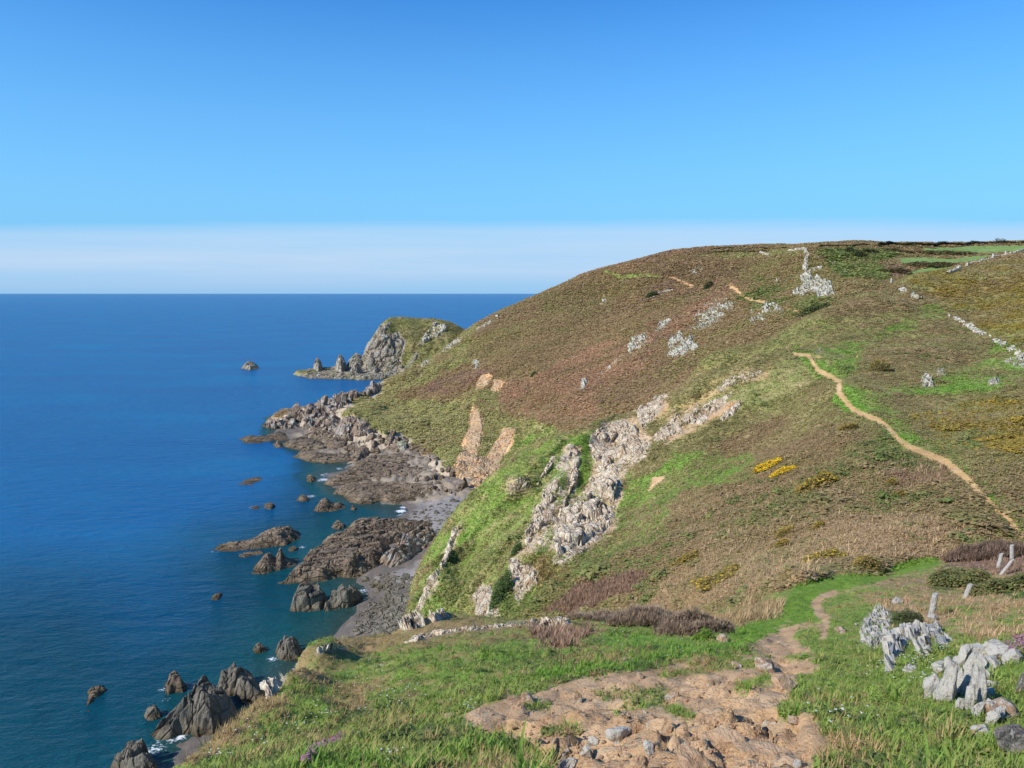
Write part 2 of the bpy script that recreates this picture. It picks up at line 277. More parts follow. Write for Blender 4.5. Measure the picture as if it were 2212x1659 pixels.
track('fore', 'dirt', 4, [(1800, 1283), (1860, 1270), (1930, 1255)], .4)
track('fore', 'dirt', 5, z4((710, 740), (600, 740), (480, 760)), .9)
# --- middle spur
area('spur', 'heath', 60, [(1450, 1000), (1700, 900), (1950, 960), (2212, 1000), (2300, 1200), (1600, 1330), (1200, 1340), (1300, 1250)], .7)
area('spur', 'pink', 40, [(1480, 1200), (1600, 1130), (1900, 1110), (2100, 1120), (2230, 1180), (2000, 1200), (1700, 1260), (1500, 1320), (1350, 1320), (1400, 1290)])
area('spur', 'pink', 40, [(1500, 1080), (1650, 1070), (1640, 1120), (1480, 1160), (1440, 1130)], .6)
area('spur', 'clgrass', 22, [(870, 1340), (880, 1270), (985, 1090), (1110, 980), (1230, 930), (1290, 905), (1350, 890), (1360, 960), (1335, 1010), (1350, 1060), (1335, 1130), (1240, 1200), (1200, 1240), (1150, 1310), (1060, 1345)])
area('spur', 'lush', 14, [(940, 1300), (930, 1230), (985, 1130), (1060, 1070), (1090, 1090), (1060, 1160), (1000, 1240)], .5)
area('spur', 'lush', 14, [(1200, 1010), (1240, 960), (1290, 930), (1260, 1010), (1240, 1080), (1215, 1090)], .7)
area('spur', 'lush', 18, [(1347, 1023), (1413, 1016), (1457, 972), (1637, 986), (1618, 1030), (1471, 1060), (1435, 1096), (1450, 1133), (1442, 1166), (1288, 1214), (1196, 1265), (1163, 1265), (1215, 1195), (1336, 1104)], .6)
area('spur', 'hgrass', 25, [(1420, 905), (1500, 860), (1640, 790), (1740, 765), (1760, 800), (1680, 880), (1560, 940), (1440, 980)], .8)
area('spur', 'soil', 10, [(1374, 882), (1428, 846), (1446, 850), (1428, 884), (1400, 912), (1394, 936), (1380, 920)], .85)
area('spur', 'soil', 16, [(1420, 940), (1445, 905), (1530, 868), (1570, 850), (1600, 826), (1650, 812), (1664, 796), (1600, 800), (1540, 838), (1480, 880), (1600, 868), (1560, 900), (1490, 930), (1440, 960)], .65)
area('spur', 'dirt', 5, [(1409, 1030), (1435, 1030), (1402, 1060)])
area('spur', 'scar', 12, z5((1240, 650), (1330, 600), (1420, 780), (1410, 900), (1280, 960), (1240, 1120), (1200, 1300), (1080, 1400), (900, 1520), (840, 1480), (850, 1300), (900, 1150), (1040, 1050), (1100, 900), (1060, 840), (1080, 740)), .92)
area('spur', 'scar', 9, z5((900, 820), (1010, 830), (1000, 980), (950, 1100), (900, 1260), (840, 1300), (870, 1160), (930, 1000)), .7)
area('spur', 'scar', 10, z5((740, 1120), (820, 1040), (870, 1100), (820, 1250), (790, 1340), (720, 1440), (600, 1500), (560, 1440), (700, 1280)), .7)
area('spur', 'scar', 9, z5((220, 1420), (300, 1250), (330, 1280), (240, 1440), (140, 1640), (90, 1650)), .6)
area('spur', 'scar', 9, z5((560, 1000), (740, 980), (720, 1080), (570, 1120)), .7)
area('spur', 'turfbrown', 10, z5((760, 1480), (900, 1450), (960, 1560), (880, 1640), (600, 1659), (590, 1500)), .8)
area('spur', 'purple', 10, [(1251, 1265), (1354, 1236), (1405, 1228), (1409, 1250), (1370, 1280), (1280, 1320), (1180, 1322)])
area('spur', 'scrub', 26, z7((1080, 760), (1220, 640), (1300, 760), (1640, 890), (1500, 930), (1100, 880)), .8)
area('spur', 'purple', 24, z7((900, 900), (1300, 860), (1700, 940), (1750, 1010), (1400, 1000), (1000, 980)), .5)
area('spur', 'gorse', 20, [(1950, 600), (2050, 585), (2300, 560), (2300, 800), (2212, 770), (2150, 725), (2060, 675), (2020, 640), (1980, 620)], .7)
area('spur', 'gorse', 24, z7((1400, 560), (1700, 520), (1950, 470), (2400, 480), (2400, 860), (1900, 850), (1600, 750)), .5)
area('spur', 'heath', 24, b3((0, 900), (400, 720), (900, 560), (1250, 740), (1080, 850), (850, 950), (500, 1040), (0, 1180)), .8)
area('spur', 'heath', 24, b3((300, 1400), (800, 1200), (1300, 1000), (1500, 1100), (1900, 1200), (1700, 1400), (1100, 1450), (700, 1548)), .6)
area('spur', 'lush', 14, b3((1250, 790), (1360, 880), (1100, 985), (800, 1060), (500, 1200), (450, 1450), (150, 1600), (0, 1548), (0, 1220), (500, 1180), (850, 1000), (1080, 850)), .7)
area('spur', 'lush', 12, z7((560, 60), (740, 60), (860, 200), (1050, 330), (1300, 360), (1270, 500), (1400, 600), (1500, 720), (1700, 780), (1850, 850), (1900, 950), (2000, 1020), (2100, 1120), (2400, 1350), (2300, 1460), (2110, 1450), (2060, 1330), (1960, 1190), (1800, 1030), (1620, 880), (1330, 775), (1200, 640), (1000, 550), (860, 420), (840, 320), (690, 200)), .95)
area('spur', 'lush', 16, z7((1350, 320), (1600, 270), (1900, 170), (2000, 20), (2300, 40), (2300, 220), (1950, 330), (1600, 400), (1300, 390)), .9)
area('spur', 'hgrass', 10, [(1745, 764), (1790, 758), (1830, 770), (1790, 790)], .7)
track('spur', 'path', 5.5, [(1715, 765), (1732, 766), (1748, 768)])
track('spur', 'path', 3, [(1750, 771), (1775, 773)])
track('spur', 'path', 6.2, z7((660, 100), (690, 150), (730, 210), (810, 250), (880, 290), (890, 330), (880, 370)) + z7((920, 420), (980, 490), (1060, 530), (1160, 570), (1230, 620), (1280, 670), (1330, 730), (1400, 770), (1530, 820), (1650, 870), (1740, 940), (1830, 1020), (1910, 1110), (2010, 1210), (2100, 1290), (2170, 1370), (2230, 1460), (2300, 1560)))
track('spur', 'dirt', 9, z7((880, 330), (885, 370)), .8)
area('spur', 'strip', 6, z4((440, 600), (500, 480), (680, 420), (1000, 385), (1130, 330), (1230, 300), (1440, 305), (1440, 345), (1100, 430), (850, 495)))
# --- far headland
area('cliff', 'olive', 40, [(1000, 700), (1150, 640), (1300, 580), (1420, 590), (1330, 660), (1180, 720), (1050, 790), (960, 800)], .6)
area('cliff', 'bracken', 34, [(1050, 850), (1150, 800), (1300, 750), (1400, 710), (1520, 620), (1600, 590), (1560, 650), (1470, 720), (1400, 770), (1300, 840), (1300, 900), (1180, 912), (1080, 890)], .95)
area('cliff', 'bracken', 20, [(1240, 596), (1350, 568), (1480, 545), (1500, 570), (1400, 580), (1300, 600)], .5)
area('cliff', 'purple', 18, [(860, 856), (922, 830), (1030, 800), (1100, 790), (1060, 830), (960, 855)], .8)
area('cliff', 'purple', 20, [(1440, 600), (1560, 585), (1640, 560), (1600, 600), (1520, 640), (1440, 660), (1380, 640)], .4)
area('cliff', 'hgrass', 16, [(700, 900), (770, 860), (840, 815), (960, 765), (1016, 700), (1040, 690), (1000, 780), (930, 826), (870, 856), (960, 862), (1010, 850), (1060, 830), (1080, 850), (1080, 890), (1220, 920), (1190, 975), (1100, 1010), (1080, 1060), (1000, 1050), (930, 990), (880, 950), (800, 935)])
area('cliff', 'clgrass', 14, [(1110, 905), (1210, 915), (1190, 950), (1130, 965), (1095, 990), (1090, 960)], .7)
area('cliff', 'soil', 4, [(1024, 876), (1036, 898), (1033, 925), (1031, 957), (1022, 992), (1064, 1003), (1082, 1016), (1066, 1062), (1010, 1062), (988, 1018), (1004, 985), (1020, 930)])
area('cliff', 'soil', 3, [(1092, 930), (1109, 931), (1085, 970), (1068, 1000), (1050, 997)])
area('cliff', 'soil', 3, [(1042, 812), (1062, 814), (1046, 838), (1026, 838)], .8)
area('cliff', 'soil', 3, [(1068, 820), (1087, 825), (1075, 844), (1060, 844)], .8)
area('cliff', 'soil', 3, [(962, 864), (973, 846), (978, 856)], .8)
area('cliff', 'soil', 4, [(1110, 1010), (1130, 980), (1138, 984), (1122, 1010)], .6)
area('cliff', 'rock', 10, [(560, 925), (640, 885), (700, 862), (730, 850), (760, 880), (740, 900), (810, 930), (870, 945), (930, 985), (1000, 1030), (1050, 1075), (1000, 1110), (850, 1010), (700, 960)])
area('cliff', 'olive', 30, [(1420, 800), (1500, 755), (1600, 690), (1640, 640), (1580, 590), (1640, 570), (1800, 535), (1930, 545), (1960, 600), (1930, 640), (1800, 660), (1700, 700), (1600, 740), (1500, 800), (1300, 880)], .8)
area('cliff', 'scrub', 14, [(1580, 640), (1640, 600), (1700, 640), (1690, 665), (1620, 660)], .5)
area('cliff', 'scrub', 14, [(1700, 660), (1760, 640), (1800, 650), (1790, 680), (1720, 690)], .6)
area('cliff', 'scrub', 12, [(1760, 545), (1860, 538), (1930, 540), (1940, 580), (1900, 600), (1830, 600), (1790, 580)], .9)
area('cliff', 'purple', 8, b3((640, 340), (800, 300), (980, 420), (830, 470)), .9)
for q in (b4((790, 250), (1050, 240), (1040, 290), (830, 295)), b4((1180, 240), (1450, 225), (1400, 255), (1200, 275)), b3((1100, 175), (2600, 125), (2600, 200), (1700, 235), (1150, 240)), b3((830, 275), (1500, 282), (1750, 258), (1950, 235), (1640, 325), (1300, 345), (900, 345)), b3((1040, 395), (1450, 370), (1430, 430), (1330, 460), (1180, 530), (900, 505))):
    area('cliff', 'field', 2, q)
area('cliff', 'hgrass', 8, [(1500, 552), (1560, 535), (1700, 536), (1760, 545), (1640, 562), (1560, 560)], .6)
track('cliff', 'soil', 3.0, b4((0, 520), (100, 545), (200, 590), (300, 632)), .8)
track('cliff', 'lush', 3.6, z6((400, 210), (470, 240), (560, 232), (640, 235)), .7)
track('cliff', 'path', 3.2, b4((760, 600), (770, 650), (840, 690), (880, 740), (960, 785), (1050, 810), (1170, 830)))
track('cliff', 'path', 5, b4((840, 690), (890, 740)), .9)
track('cliff', 'soil', 3, b4((1400, 885), (1500, 920), (1650, 1000)), .7)
# --- promontory
area('nez', 'rock', 6, z1((600, 760), (1050, 720), (1110, 570), (1220, 440), (1250, 380), (1340, 355), (1300, 440), (1400, 420), (1430, 500), (1400, 600), (1430, 690), (1420, 800), (600, 800)))
# --- beach
area('beach', 'sand', 10, b5((1560, 830), (1850, 760), (2050, 760), (1850, 1000), (1720, 1060), (1500, 980), (1460, 900)))
area('beach', 'sand', 8, b5((1180, 1450), (1420, 1400), (1700, 1230), (1640, 1480), (1560, 1600), (1400, 1500)))

# --- bedrock that breaks through the turf: label, category, sheet, outline, relief (m), block size (m), gaps, material, softness
OUTCROPS = [
 ('broad cream and tan cliff face joining the white rocks above the cove', 'spur', z5((1235, 650), (1330, 690), (1420, 790), (1415, 900), (1290, 965), (1245, 1120), (1210, 1310), (1090, 1410), (900, 1530), (830, 1500), (850, 1330), (900, 1160), (1040, 1040), (1090, 900), (1060, 800), (1090, 700)), 1.0, 5.0, .44, 'cliffrock', 11),
 ('broken tan rock between the narrow rib and the white rock ledge', 'spur', z5((900, 830), (1010, 900), (985, 1080), (905, 1270), (840, 1420), (720, 1440), (680, 1380), (730, 1230), (800, 1040)), .8, 4.0, .6, 'cliffrock', 9),
 ('largest white rock face in the middle of the green cliff slope', 'spur', z5((855, 1400), (880, 1290), (900, 1200), (960, 1180), (1060, 1110), (1130, 1140), (1170, 1150), (1185, 1290), (1080, 1370), (1000, 1420), (920, 1450), (870, 1505)), 2.2, 3.2, .12, 'white', 5),
 ('jagged white rock directly above the largest white rock face', 'spur', z5((1125, 890), (1195, 890), (1235, 960), (1225, 1050), (1205, 1150), (1160, 1110), (1055, 1060), (1055, 1005), (1115, 980)), 2.0, 2.6, .15, 'white', 4),
 ('tall pale slabs on the crest of the green spur beside orange soil', 'spur', z5((1240, 700), (1270, 665), (1345, 715), (1360, 800), (1400, 820), (1370, 905), (1290, 890), (1230, 860)), 2.2, 2.6, .12, 'cliffrock', 4),
 ('low pale rocks left of the tall slabs on the spur crest', 'spur', z5((1085, 765), (1095, 720), (1220, 705), (1235, 740), (1180, 815), (1130, 805)), 1.6, 2.2, .25, 'white', 4),
 ('narrow pale rock rib running down the green cliff slope', 'spur', z5((975, 890), (1005, 895), (995, 980), (965, 1060), (925, 1150), (895, 1230), (870, 1300), (855, 1270), (900, 1150), (940, 1060), (945, 960)), 1.6, 2.2, .2, 'white', 3),
 ('small round pale rock high on the left of the green cliff', 'spur', z5((915, 830), (960, 815), (1000, 850), (990, 890), (935, 885)), 1.5, 1.8, .2, 'cliffrock', 3),
 ('white rock ledge left of the largest white rock face', 'spur', z5((755, 1155), (795, 1190), (795, 1280), (745, 1330), (700, 1425), (675, 1370), (720, 1270), (725, 1180)), 1.6, 1.8, .2, 'white', 4),
 ('pale knob of rock above the white rock ledge on the green cliff', 'spur', z5((795, 1080), (840, 1055), (845, 1130), (810, 1195), (775, 1180)), 1.5, 1.8, .2, 'white', 3),
 ('tan rock and earth scar right of the dark ivy patch', 'spur', z3((790, 260), (960, 345), (965, 420), (880, 490), (850, 550), (795, 480), (785, 330)), 1.2, 1.6, .2, 'cliffrock', 5),
 ('tan rock face left of and below the dark ivy patch', 'spur', z3((575, 490), (620, 420), (690, 440), (700, 520), (740, 610), (640, 630), (585, 610)), 1.2, 1.6, .15, 'cliffrock', 5),
 ('long white rock rib on the seaward edge of the green cliff', 'spur', z3((470, 90), (495, 90), (445, 250), (385, 370), (350, 460), (300, 530), (240, 620), (205, 620), (320, 440), (340, 370), (380, 300), (430, 190)), 1.6, 1.9, .25, 'white', 3),
 ('little white rock between the ivy and the white rock ledge', 'spur', z5((1075, 890), (1110, 855), (1135, 890), (1100, 935)), 1.3, 1.5, .1, 'white', 3),
 ('broad pale patch of rock near the top left of the green cliff', 'spur', z5((570, 1070), (640, 1005), (730, 1000), (710, 1060), (600, 1115)), 1.2, 1.8, .35, 'cliffrock', 4),
 ('thin pale rib on the skyline of the green cliff', 'spur', z5((780, 970), (840, 880), (872, 855), (855, 910), (790, 1010), (755, 1065), (742, 1040)), 1.4, 1.8, .2, 'white', 3),
 ('narrow white slab leaning on the upper hillside below the path', 'spur', z5((1815, 670), (1900, 585), (1955, 550), (1945, 605), (1850, 680)), 1.1, 1.8, .1, 'white', 3),
 ('small white stone right of the tall slabs on the spur', 'spur', z5((1365, 845), (1400, 815), (1408, 870), (1368, 905)), 1.1, 1.5, .1, 'white', 3),
 ('brightest white rock on the green slope right of the path', 'spur', z7((1450, 305), (1500, 235), (1545, 265), (1580, 325), (1500, 338)), .9, .9, .15, 'hillwhite', 3),
 ('grey white rock farther right of the brightest white rock', 'spur', z7((1940, 275), (2030, 255), (2045, 300), (1970, 318)), .9, 1.0, .2, 'hillwhite', 3),
 ('pair of tiny pale stones up left of the grey white rock', 'spur', z7((1585, 250), (1590, 195), (1640, 195), (1645, 250)), .6, .8, .3, 'hillwhite', 3),
 ('scatter of white stones at the foot of the stone wall', 'spur', z7((2040, 140), (2212, 80), (2320, 190), (2150, 190)), .8, 1.0, .5, 'hillwhite', 5),
 ('two tiny white stones beside the top of the sandy path', 'spur', z7((705, 75), (730, 35), (765, 55), (760, 80)), .7, 1.0, .3, 'hillwhite', 3),
 ('round white outcrop lowest of those on the far hillside', 'cliff', z6((668, 560), (680, 510), (720, 480), (780, 485), (790, 530), (815, 545), (760, 575), (700, 590), (670, 585)), 2.6, 3.2, .3, 'hillwhite', 4),
 ('broad scatter of white rocks below the bend of the far path', 'cliff', b4((235, 1150), (330, 990), (460, 830), (520, 820), (700, 755), (765, 790), (835, 880), (720, 985), (660, 1015), (620, 1085), (500, 1155), (430, 1180), (300, 1165)), 2.8, 3.4, .5, 'hillwhite', 6),
 ('white rocks with a dark hollow right of the far path', 'cliff', b4((995, 1085), (1025, 1000), (1115, 940), (1115, 880), (1170, 805), (1300, 835), (1405, 930), (1385, 960), (1200, 1005), (1175, 1080), (1080, 1080)), 2.4, 3.0, .38, 'hillwhite', 5),
 ('single white boulder left of the rocks with the dark hollow', 'cliff', b4((995, 930), (1030, 895), (1048, 940), (1000, 975)), 2.0, 2.6, .1, 'hillwhite', 3),
 ('tallest pale crag under the wall near the skyline', 'cliff', b4((1585, 700), (1590, 560), (1600, 420), (1640, 370), (1700, 440), (1720, 520), (1850, 540), (1965, 570), (1985, 660), (2040, 740), (1960, 790), (1800, 775), (1780, 735), (1700, 770), (1590, 770), (1400, 755), (1500, 730), (1560, 640)), 3.2, 4.2, .3, 'hillwhite', 5),
 ('pale ledge right of the top of the tallest crag', 'cliff', b4((1735, 450), (1740, 405), (1855, 398), (1858, 445)), 2.0, 2.6, .25, 'hillwhite', 3),
 ('small pale rocks farther right of the tallest crag', 'cliff', b4((1915, 370), (2010, 325), (2020, 390), (1960, 395)), 2.0, 2.6, .35, 'hillwhite', 3),
 ('pale rocks on the scrub farthest right of the tallest crag', 'cliff', b4((2070, 440), (2110, 420), (2200, 470), (2100, 488)), 2.0, 2.6, .35, 'hillwhite', 3),
 ('tiny pale ledge above the tallest crag beside the wall', 'cliff', b4((1765, 292), (1800, 280), (1840, 292), (1800, 312)), 1.6, 2.4, .2, 'hillwhite', 2.5),
 ('lone white boulder on the brown slope left of the tallest crag', 'cliff', b4((1285, 590), (1295, 550), (1335, 540), (1345, 590), (1310, 605)), 1.8, 2.4, .15, 'hillwhite', 3),
 ('few white rocks high on the brown slope above the far path', 'cliff', b4((245, 462), (340, 420), (415, 380), (490, 405), (405, 505), (340, 515)), 2.2, 3.0, .5, 'hillwhite', 4),
 ('white rocks left of the round white outcrop', 'cliff', z6((498, 570), (512, 490), (585, 488), (585, 535), (520, 575)), 2.2, 2.8, .3, 'hillwhite', 3.5),
 ('narrow white rocks up left of the broad scatter of rocks', 'cliff', z6((608, 470), (640, 428), (692, 414), (684, 442), (630, 478)), 2.0, 2.8, .3, 'hillwhite', 3.5),
 ('leaning white stone alone on the rust brown slope', 'cliff', z5((993, 497), (1018, 418), (1052, 428), (1040, 485)), 2.2, 2.6, .1, 'hillwhite', 3),
 ('thin broken line of white rocks above the leaning stone', 'cliff', z5((1120, 395), (1195, 318), (1265, 275), (1255, 305), (1180, 365), (1130, 400)), 1.6, 2.4, .4, 'hillwhite', 3),
 ('small white rock low on the left of the brown headland', 'cliff', z1((1895, 690), (1935, 625), (1995, 640), (1965, 695)), 2.4, 3.2, .15, 'hillwhite', 3),
 ('line of white rocks down the skyline edge of the headland', 'cliff', [(906, 792), (932, 766), (968, 744), (992, 730), (1000, 736), (972, 752), (938, 774), (914, 794)], 2.4, 3.2, .2, 'hillwhite', 3),
 ('short row of pale rocks on the skyline slope above the promontory', 'cliff', [(1024, 712), (1050, 694), (1078, 680), (1084, 686), (1056, 702), (1030, 716)], 2.2, 3.0, .3, 'hillwhite', 3),
 ('tiny pale rock on the upper left brown slope', 'cliff', z6((378, 358), (390, 335), (412, 332), (405, 356)), 1.8, 2.6, .2, 'hillwhite', 2.5),
 ('tan rock buttress at the foot of the grassy headland', 'cliff', z1((870, 1190), (900, 1060), (960, 1040), (1070, 1030), (1180, 1080), (1230, 1150), (1100, 1180), (1000, 1210)), 4.5, 5.5, .15, 'point', 6),
 ('grey rock buttress below the grass right of the tan buttress', 'cliff', z1((1250, 1210), (1350, 1130), (1440, 1170), (1460, 1240), (1300, 1250)), 4.0, 4.5, .15, 'shore', 5),
 ('pale jagged rock ridge running down to the point', 'cliff', z1((395, 1125), (470, 1050), (560, 1045), (640, 965), (700, 985), (760, 945), (810, 955), (850, 900), (880, 920), (980, 840), (1010, 865), (1060, 835), (1140, 855), (1220, 785), (1300, 795), (1255, 865), (1180, 915), (1100, 895), (1020, 965), (950, 1005), (960, 1055), (880, 1180), (810, 1175), (820, 1135), (600, 1140), (460, 1135)), 5.5, 6.0, .12, 'point', 5),
 ('tawny cliff face of the promontory', 'nez', z1((1020, 740), (1050, 690), (1110, 565), (1220, 440), (1250, 380), (1345, 350), (1300, 440), (1400, 415), (1440, 500), (1410, 600), (1430, 690), (1400, 745)), 4.5, 7.5, .1, 'nezrock', 5),
 ('white rocky top of the promontory', 'nez', z1((1535, 515), (1590, 430), (1640, 360), (1700, 355), (1770, 375), (1720, 425), (1640, 485), (1560, 515)), 3.5, 5.0, .2, 'hillwhite', 3),
 ('tan rocks on the near side of the promontory', 'nez', z1((1420, 690), (1480, 620), (1540, 560), (1530, 620), (1460, 700)), 3.0, 5.0, .2, 'nezrock', 3),
 ('bleached white rock on the cliff edge above the boulders', 'fore', b6((1030, 950), (1060, 870), (1085, 730), (1180, 610), (1240, 640), (1230, 720), (1180, 830), (1120, 920)), .45, .8, .1, 'white', 4),
 ('white rock on the brow where the green cliff begins', 'fore', z3((125, 690), (180, 620), (290, 640), (300, 670), (200, 700)), .8, .7, .1, 'white', 3),
 ('white rock just right of the white rock on the brow', 'fore', z3((305, 650), (330, 590), (440, 600), (440, 625), (340, 655)), .6, .6, .25, 'white', 3),
 ('string of small white stones along the brow', 'fore', z3((160, 770), (240, 720), (400, 690), (700, 660), (900, 640), (900, 665), (700, 690), (420, 720), (260, 760)), .22, .4, .62, 'white', 3),
 ('flat white stones on the brow below the dark thicket', 'fore', z3((900, 660), (1060, 640), (1110, 625), (1165, 655), (1120, 680), (960, 680), (920, 710)), .45, .55, .25, 'white', 3),
 ('pale rock peeping over the brow above the sea boulder', 'fore', b6((1490, 510), (1620, 450), (1770, 460), (1760, 490), (1640, 500), (1530, 530)), .6, .8, .2, 'white', 3),
 ('crusty white bank of rock nearest the winding path', 'fore', z4((925, 860), (930, 740), (1000, 640), (1045, 590), (1150, 670), (1120, 780), (1110, 860), (1000, 900)), .3, .2, .32, 'nearwhite', 6),
 ('arched white rock between the crusty bank and the upright slabs', 'fore', z4((1085, 1040), (1095, 920), (1110, 830), (1150, 800), (1190, 755), (1260, 725), (1330, 750), (1450, 735), (1470, 780), (1420, 830), (1330, 810), (1250, 850), (1190, 940), (1140, 1030)), .42, .38, .05, 'nearwhite', 5),
 ('small white rock inside the curve of the arched rock', 'fore', z4((1300, 930), (1310, 850), (1390, 820), (1400, 900), (1370, 930)), .35, .3, .1, 'nearwhite', 4),
 ('little white stone right of the arched rock', 'fore', z4((1420, 900), (1430, 865), (1500, 810), (1530, 830), (1500, 880)), .3, .3, .1, 'nearwhite', 4),
 ('white stone chips in the grass below the arched rock', 'fore', z4((1200, 1030), (1240, 980), (1310, 960), (1310, 1010), (1250, 1050)), .22, .2, .5, 'nearwhite', 4),
 ('taller orange earth face, left one above the cove', 'cliff', [(1020, 868), (1042, 894), (1044, 928), (1040, 957), (1034, 986), (1070, 996), (1094, 1010), (1074, 1070), (1000, 1070), (972, 1014), (994, 976), (1010, 930)], 3.0, 4.5, .0, 'earth', 4),
 ('slanting pale earth face, right one above the cove', 'cliff', [(1086, 924), (1118, 926), (1100, 968), (1078, 1006), (1040, 1004)], 2.4, 4, .0, 'earth', 3),
 ('upper left patch of bare earth on the headland', 'cliff', [(1040, 810), (1064, 812), (1048, 840), (1024, 840)], 2.0, 3.5, .05, 'earth', 3),
 ('upper right patch of bare earth on the headland', 'cliff', [(1066, 818), (1090, 823), (1078, 846), (1058, 846)], 2.0, 3.5, .05, 'earth', 3),
 ('orange tinted rock and earth scar at the top of the spur crest', 'spur', [(1374, 884), (1400, 862), (1428, 846), (1446, 850), (1428, 884), (1404, 912), (1394, 938), (1380, 920)], 1.8, 2.0, .2, 'cliffrock', 6),
 ('long pinkish scree of rock and earth along the spur crest', 'spur', [(1410, 950), (1445, 905), (1530, 868), (1570, 850), (1600, 830), (1560, 890), (1490, 925), (1440, 962)], 1.4, 1.9, .36, 'cliffrock', 11),
 ('sparse stones in the bare earth high on the spur crest', 'spur', [(1540, 838), (1590, 805), (1650, 796), (1660, 806), (1600, 830), (1560, 850)], .9, 1.1, .6, 'cliffrock', 6),
]
for lab, sh, pts, am, ce, gap, mat, so in OUTCROPS: area(sh, 'soil' if mat == 'earth' else 'rock', so, pts, max(.3, 1 - 1.9 * gap))

ROCKY = z1((640, 1150), (900, 1100), (1250, 1150), (1450, 1210), (1700, 1260), (1760, 1380), (1900, 1440), (2000, 1600), (1700, 1640), (1450, 1640), (1200, 1640), (1050, 1560), (1100, 1420), (900, 1290), (700, 1230))
PATCH['beach'].insert(0, ('a', 'rock', 8, ROCKY, .8))
def cover(sheet, x, y, z):
    "weights of the ground covers at points of a sheet: list of (cover, weight)"
    u, v = proj(x, y, z)
    sc = {'fore': 1.2, 'spur': 7.0, 'cliff': 16.0, 'nez': 16.0, 'beach': 5.0}[sheet]
    n1 = fbm(x / sc, y / sc, z / sc, 4, 3); n2 = fbm(x / sc + 40, y / sc, z / sc, 4, 9)
    n3 = fbm(x / .28, y / .28, 0, 3, 19) if sheet == 'fore' else 0 * n1
    W = {BASE[sheet]: np.ones(u.shape)}
    for kind, cls, soft, pts, k in PATCH[sheet]:
        P = np.array(pts); m = soft * 2 + 30
        sel = np.nonzero((u > P[:, 0].min() - m) & (u < P[:, 0].max() + m) & (v > P[:, 1].min() - m) & (v < P[:, 1].max() + m))[0]
        if not len(sel): continue
        uu, vv = u[sel], v[sel]
        if kind == 'a':
            d = sdpoly(uu, vv, pts) + (n3[sel] * 12 if cls == 'dirt' else 0) + n1[sel] * (soft * 1.7 + (7 if cls == 'soil' else 0))
            w = sst(soft * .45, -soft * .45, d) * k
            if k < 1: w = w * np.clip(1 + (n2[sel] * 2.2), .1, 1.35); w = np.clip(w, 0, 1)
        else:
            far = np.clip((vv - 500) / 400, .6, 1.3) if sheet == 'spur' else 1
            d = sdline(uu, vv, pts) + n1[sel] * soft * .55 + n2[sel] * soft * .25
            w = sst(soft * 1.15 * far, soft * .75 * far, d) * k
        for c in W: W[c][sel] *= 1 - w
        W.setdefault(cls, np.zeros(u.shape))[sel] += w
    # plants grow through each other in drifts
    veg = {'fore': ('turf', 'turfbrown', 'lush', 'straw', 'dark', 'pink'), 'spur': ('olive', 'heath', 'lush', 'clgrass', 'hgrass', 'gorse', 'pink', 'scrub'), 'cliff': ('heath', 'olive', 'bracken', 'purple', 'hgrass', 'clgrass', 'scrub'), 'nez': ('hgrass',), 'beach': ()}[sheet]
    mixes = {'fore': [('turfbrown', .75, 1.1, 8), ('dark', .55, .8, 18), ('lush', .5, 1.5, 28), ('turfbrown', .6, .35, 38)], 'spur': [('heath', .45, 13, 8), ('hgrass', .4, 8, 18), ('pink', .3, 15, 28), ('scrub', .25, 7, 38), ('clgrass', .3, 13, 48), ('olive', .35, 3.5, 58)],
             'cliff': [('olive', .4, 34, 8), ('hgrass', .22, 24, 18), ('purple', .3, 40, 28), ('heath', .25, 22, 38)], 'nez': [('olive', .5, 14, 8)], 'beach': []}[sheet]
    for cls, k, q, sd in mixes:
        kk = sst(.02, .42, fbm(x / q / 1.5, y / q * .8, z / q, 4, sd)) * k
        if sheet == 'fore': kk = kk * np.where(u > 1650, .35, 1)
        add = 0
        for c in veg:
            if c in W and c != cls: t_ = W[c] * kk; W[c] = W[c] - t_; add = add + t_
        W[cls] = W.get(cls, 0) + add
    return W
def tint(W, x, y, z, sc, rnd=None, amt=.16):
    "colour from weights: each cover mixes its three colours by a world noise"
    n = fbm(x / sc, y / sc, z / sc, 4, 21) * 1.9; m = fbm(x / sc * 2.3, y / sc * 2.3, z / sc, 3, 33) * 1.9
    wb = np.clip(n, 0, 1)[:, None]; wc = np.clip(m, 0, 1)[:, None] * .9
    out = np.zeros((len(x), 3)); tot = np.zeros(len(x))
    for c, w in W.items():
        p = [np.array(q) for q in PAL[c]]
        col = p[0] * (1 - wb) + p[1] * wb
        col = col * (1 - wc) + p[2] * wc
        out += col * w[:, None]; tot += w
    out /= np.maximum(tot, 1e-6)[:, None]
    if rnd is not None: out = out * (1 + (rnd[:, None] - .5) * 2 * amt)
    return np.clip(out, .003, .9)
